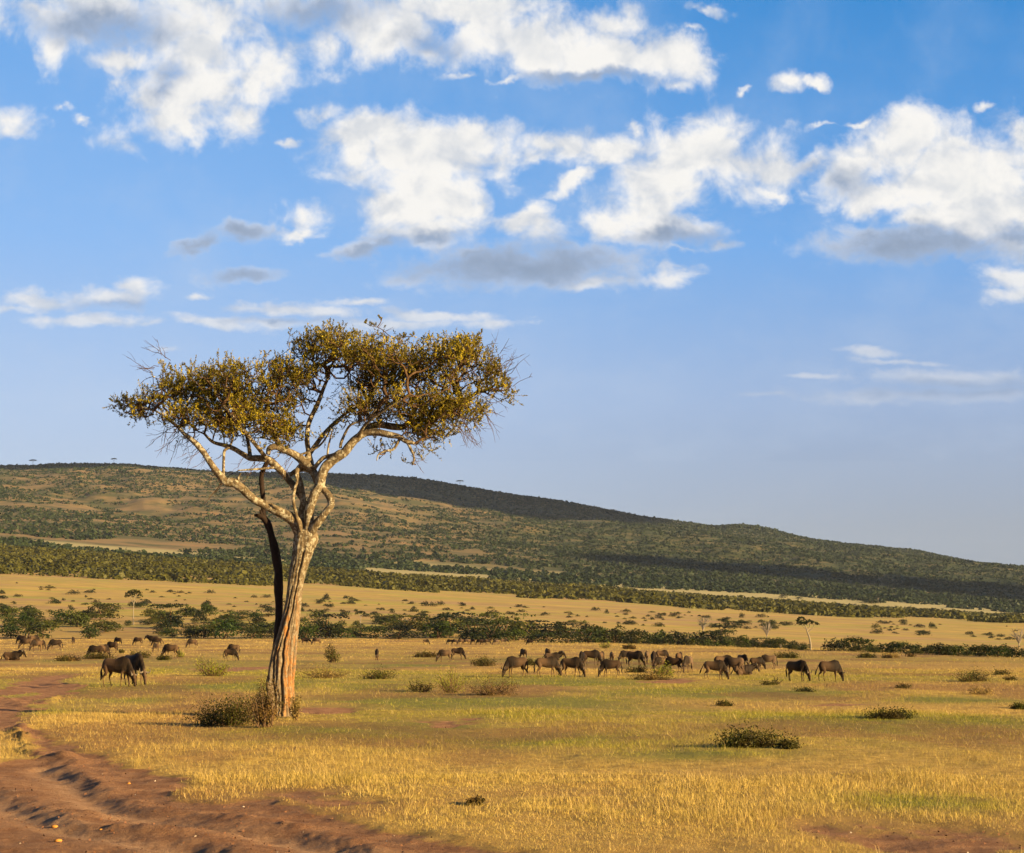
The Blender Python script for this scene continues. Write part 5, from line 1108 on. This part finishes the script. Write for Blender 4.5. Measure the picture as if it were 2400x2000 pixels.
# x of the body's middle, foot y, height in px, heading (0 = faces right, 180 = left, 90 = away, 270 = towards us), pose, label
HERD = [
 (29,1548,22,352,'lie','wildebeest lying in the grass at the left edge of the plain, facing right'),
 (60,1522,26,181,'graze','dark wildebeest grazing leftwards at the front of the tight cluster at far left'),
 (49,1511,23,159,'graze','dark wildebeest with its head down at the left end of the far-left cluster'),
 (67,1509,22,109,'graze_step','dark wildebeest at the back of the far-left cluster, second from its left'),
 (81,1510,21,44,'graze','dark wildebeest at the back right of the far-left cluster'),
 (84,1527,27,228,'graze_step','tan-backed wildebeest facing us half left, nearest of the far-left cluster'),
 (98,1522,21,68,'graze','greyish wildebeest seen from behind at the right end of the far-left cluster'),
 (128,1525,26,201,'graze_step','lone dark wildebeest grazing leftwards just right of the far-left cluster'),
 (171,1511,18,273,'graze','pale-backed wildebeest seen end-on in front of the belt, alone on the left'),
 (222,1544,31,182,'graze_step','brown wildebeest grazing leftwards, joined to a pale one behind its rump'),
 (243,1543,32,62,'graze','pale greyish wildebeest turned away, overlapping the brown grazing one'),
 (261,1531,27,157,'graze','dark wildebeest grazing right beside the pale greyish one'),
 (275,1514,20,147,'graze_step','small dark wildebeest on the far plain above the front pair'),
 (322,1513,19,169,'graze','small dark wildebeest near the belt, right of the one above the front pair'),
 (357,1514,27,172,'stand','dark wildebeest with raised head near the belt, left of a brown one'),
 (367,1515,20,178,'graze_wide','brown wildebeest grazing near the belt beside the one with raised head'),
 (364,1529,22,255,'graze','young dark wildebeest facing us, below the brown one by the belt'),
 (398,1543,33,171,'graze_step','large brown wildebeest grazing leftwards with a green tuft behind its rump'),
 (449,1519,21,203,'graze','lone black wildebeest on the far plain left of the tall trunk'),
 (546,1535,25,175,'graze','dark brown wildebeest partly hidden behind a paler one left of the trunk'),
 (541,1549,28,353,'graze_step','pale brown wildebeest in front of a darker one left of the trunk'),
 (276,1611,70,339,'graze_step','nearest wildebeest, standing side-on and grazing rightwards on the left plain'),
 (314,1606,74,313,'graze','wildebeest with curved horns grazing behind the shoulder of the nearest one'),
 (716,1512,17,351,'walk','small wildebeest just right of the trunk, following another to the right'),
 (741,1512,17,184,'graze','small wildebeest right of the trunk meeting the other head on'),
 (883,1548,27,277,'graze','slim wildebeest seen end-on, alone on the straw plain right of the trunk'),
 (999,1511,12,352,'graze','tiny lone wildebeest by the belt left of the far-off row'),
 (1054,1511,12,172,'graze','first wildebeest at the left end of the far-off row by the belt'),
 (1066,1511,12,160,'graze_step','second from the left in the far-off row by the belt'),
 (1079,1512,14,210,'graze','third from the left in the far-off row by the belt'),
 (1091,1511,13,173,'graze','fourth from the left in the far-off row by the belt'),
 (1101,1511,13,64,'graze','fifth from the left in the far-off row by the belt'),
 (1108,1511,14,127,'graze','sixth from the left in the far-off row by the belt'),
 (1124,1512,14,172,'graze_step','dark far-off wildebeest right of the gap in the row by the belt'),
 (1133,1512,13,159,'graze','dark far-off wildebeest touching the one right of the gap in the row'),
 (1143,1511,13,20,'graze','brown far-off wildebeest third from the right end of the row'),
 (1162,1512,13,196,'graze_step','brown far-off wildebeest second from the right end of the row'),
 (1182,1511,14,3,'walk','pale far-off wildebeest at the right end of the row by the belt'),
 (1241,1513,13,168,'graze','tiny black wildebeest alone right of the far-off row'),
 (1041,1552,29,190,'graze','shaggy brown wildebeest grazing leftwards, left one of a touching pair'),
 (1074,1546,28,341,'graze','shaggy brown wildebeest grazing rightwards, right one of a touching pair'),
 (1226,1547,26,116,'graze_step','small striped wildebeest turned away above the horned one of the main herd'),
 (1208,1589,50,204,'graze','horned wildebeest turned towards us at the left end of the main herd'),
 (1283,1546,26,106,'graze','grey wildebeest seen from behind beside the resting one behind the main herd'),
 (1297,1549,20,354,'lie','brown wildebeest resting behind the dark-bellied one of the main herd'),
 (1284,1588,48,12,'graze_step','dark-bellied wildebeest with swinging tail, second in front of the main herd'),
 (1342,1588,47,340,'graze_step','tan wildebeest grazing rightwards, overlapping the dark-bellied one'),
 (1364,1563,36,258,'graze','pale wildebeest facing us half left in the middle of the main herd'),
 (1388,1560,36,354,'graze_step','large dark wildebeest grazing rightwards behind the pale half-left one'),
 (1410,1558,31,68,'graze','pale wildebeest with lowered head squeezed right of the large dark one'),
 (1434,1556,28,94,'graze','round-backed grey wildebeest above the dark one with white muzzle'),
 (1430,1588,42,186,'graze_step','dark wildebeest grazing leftwards with a pale muzzle in front of the main herd'),
 (1466,1554,29,205,'graze','small dark wildebeest at the back, right of the round-backed grey one'),
 (1490,1564,38,331,'graze','tall dark wildebeest turned half right in the middle of the main herd'),
 (1516,1557,31,84,'graze','dark wildebeest seen from behind, left one of the dark crowd'),
 (1532,1567,40,264,'graze','very dark high-shouldered wildebeest in the dark crowd, seen end-on'),
 (1553,1550,26,5,'graze','brown wildebeest at the back of the dark crowd, only its back showing'),
 (1549,1574,34,212,'graze','black wildebeest low in the dark crowd, left of the pale grazing one'),
 (1577,1578,37,164,'graze_step','pale grey wildebeest grazing leftwards above the leafy sprig'),
 (1593,1560,31,64,'graze','light brown wildebeest turned away behind the pale grey one'),
 (1612,1577,40,242,'graze','dark wildebeest facing us at the right end of the dense crowd'),
 (1678,1594,46,348,'graze_wide','golden-brown wildebeest with tail swung out, right of the dense crowd'),
 (1698,1576,40,14,'graze','big dark wildebeest behind the golden-brown one'),
 (1718,1584,44,161,'graze_step','dark wildebeest with hanging tail at the right of the golden-brown one'),
 (1742,1564,30,302,'graze','dark wildebeest behind the pale resting one'),
 (1746,1582,24,10,'lie','pale wildebeest resting with raised dark head right of the golden-brown one'),
 (1776,1571,29,12,'graze_step','pale brown wildebeest grazing rightwards, left one of the last close pair'),
 (1800,1568,33,178,'graze_step','pale-rumped wildebeest grazing leftwards, right one of the last close pair'),
 (1871,1597,49,321,'graze','black wildebeest turned half right, second from the right end'),
 (1948,1598,50,17,'graze_wide','brown wildebeest with long dark tail, last on the right'),
]
def place_beasts():
    protos = {}
    for (px, py, hp_, head, kind, lab) in HERD:
        X, Y, Z = hit(px, py)
        if Y > 415: Y = 412.0; X = (px-CX)/F*Y; Z = ground_at(X, Y)
        want = hp_*Y/F; sc = want/({'lie': .80, 'stand': 1.50}.get(kind, 1.42)); sc = min(1.22, max(.72, sc))
        root = bpy.data.objects.new('wildebeest', None); col.objects.link(root); root.location = (X, Y+.15, Z-.01); root.rotation_euler = (0, 0, math.radians(head)); root.scale = (sc*.86, sc*.95, sc*1.04)
        prop(root, lab, 'wildebeest', 'wildebeest grazing on the plain')
        if kind not in protos:
            me, mane, beard, tail, horns = KINDS_[kind]; protos[kind] = [link('body', me, root), link('mane', mane, root), link('beard', beard, root), link('tail', tail, root)]+[link('horn', h, root) for h in horns]
        else:
            for c in protos[kind]: d = c.copy(); col.objects.link(d); d.parent = root
place_beasts()
# ------------------------------------------------------------------ clouds outside the frame that throw shade on the hills, and the air
def clouds():
    m, t, b, o = mat_new('cloud'); b.inputs['Base Color'].default_value = (.85, .85, .85, 1); b.inputs['Roughness'].default_value = 1
    rng = np.random.default_rng(77)
    S = np.array(SUN_DIR)
    def area(kind):
        n = 40000; Y = rng.uniform(1500, 4400, n); px = rng.uniform(-100, 2600, n); X = (px-CX)/F*Y; Z = height(X, Y); py = HY-(Z-CAMZ)/Y*F
        if kind == 0: k = (Y > np.interp(px, [700, 1000, 1300], [3640, 3500, 3450])) & (px > 640) & (px < 1560) & (py < np.interp(px, [650, 950, 1100, 1300, 1560], [1230, 1215, 1215, 1215, 1205]))
        elif kind == 1: k = (Y > 3820) & (Y < 4350) & (px < 700)
        else:
            c = np.interp(px, [1250, 1500, 1800, 2100, 2400, 2600], [1300, 1314, 1339, 1364, 1392, 1406]); k = (np.abs(py-c) < np.interp(px, [1250, 1500, 2400], [4, 9, 14])) & (px > 1400)
        return np.stack([X, Y, Z], 1)[k]
    for kind, t_, r0, r1, nb, lab in ((0, 4300, 55, 120, 260, 'white cumulus bank outside the frame shading the far ridge'), (1, 5200, 45, 80, 260, 'long cloud outside the frame shading the left crest'), (2, 3600, 18, 36, 260, 'thin cloud streak outside the frame shading the foot of the right hills')):
        P = area(kind); P = P[rng.permutation(len(P))[:nb]]; V = []; Fq = []; n = 0
        bm = bmesh.new(); bmesh.ops.create_icosphere(bm, subdivisions=2, radius=1); v0 = np.array([v.co[:] for v in bm.verts]); f0 = np.array([[v.index for v in f.verts] for f in bm.faces]); bm.free()
        for p in P:
            c = p+S*(t_+rng.normal()*60); r = rng.uniform(r0, r1); k = .75+.5*fbm(v0[:, 0]*1.7+p[0], v0[:, 1]*1.7+v0[:, 2], 2, 5); V.append(c+v0*k[:, None]*np.array([r, r, r*.55])); Fq.append(f0+n); n += len(v0)
        o_ = link('cloud', mesh_np('cloud', np.concatenate(V), np.concatenate(Fq), [m], True)); prop(o_, lab, kind='structure')
clouds()
def haze():
    bm = bmesh.new(); bmesh.ops.create_cube(bm, size=1); me = bpy.data.meshes.new('haze'); bm.to_mesh(me); bm.free(); z0, z1 = -45.0, 480.0
    m = bpy.data.materials.new('haze'); m.use_nodes = True; t = NT(m.node_tree); t.n.clear(); o = t.new('ShaderNodeOutputMaterial'); v = t.new('ShaderNodeVolumePrincipled')
    v.inputs['Color'].default_value = (.72, .82, 1.0, 1); v.inputs['Density'].default_value = 0.000024; v.inputs['Anisotropy'].default_value = 0.1; t.l.new(v.outputs[0], o.inputs['Volume'])
    me.materials.append(m); ob = prop(link('haze', me, loc=(0, 4400, (z0+z1)/2), scale=(14200, 9200, z1-z0)), 'thin pale haze over the plain and hills', 'haze', kind='stuff')
haze()
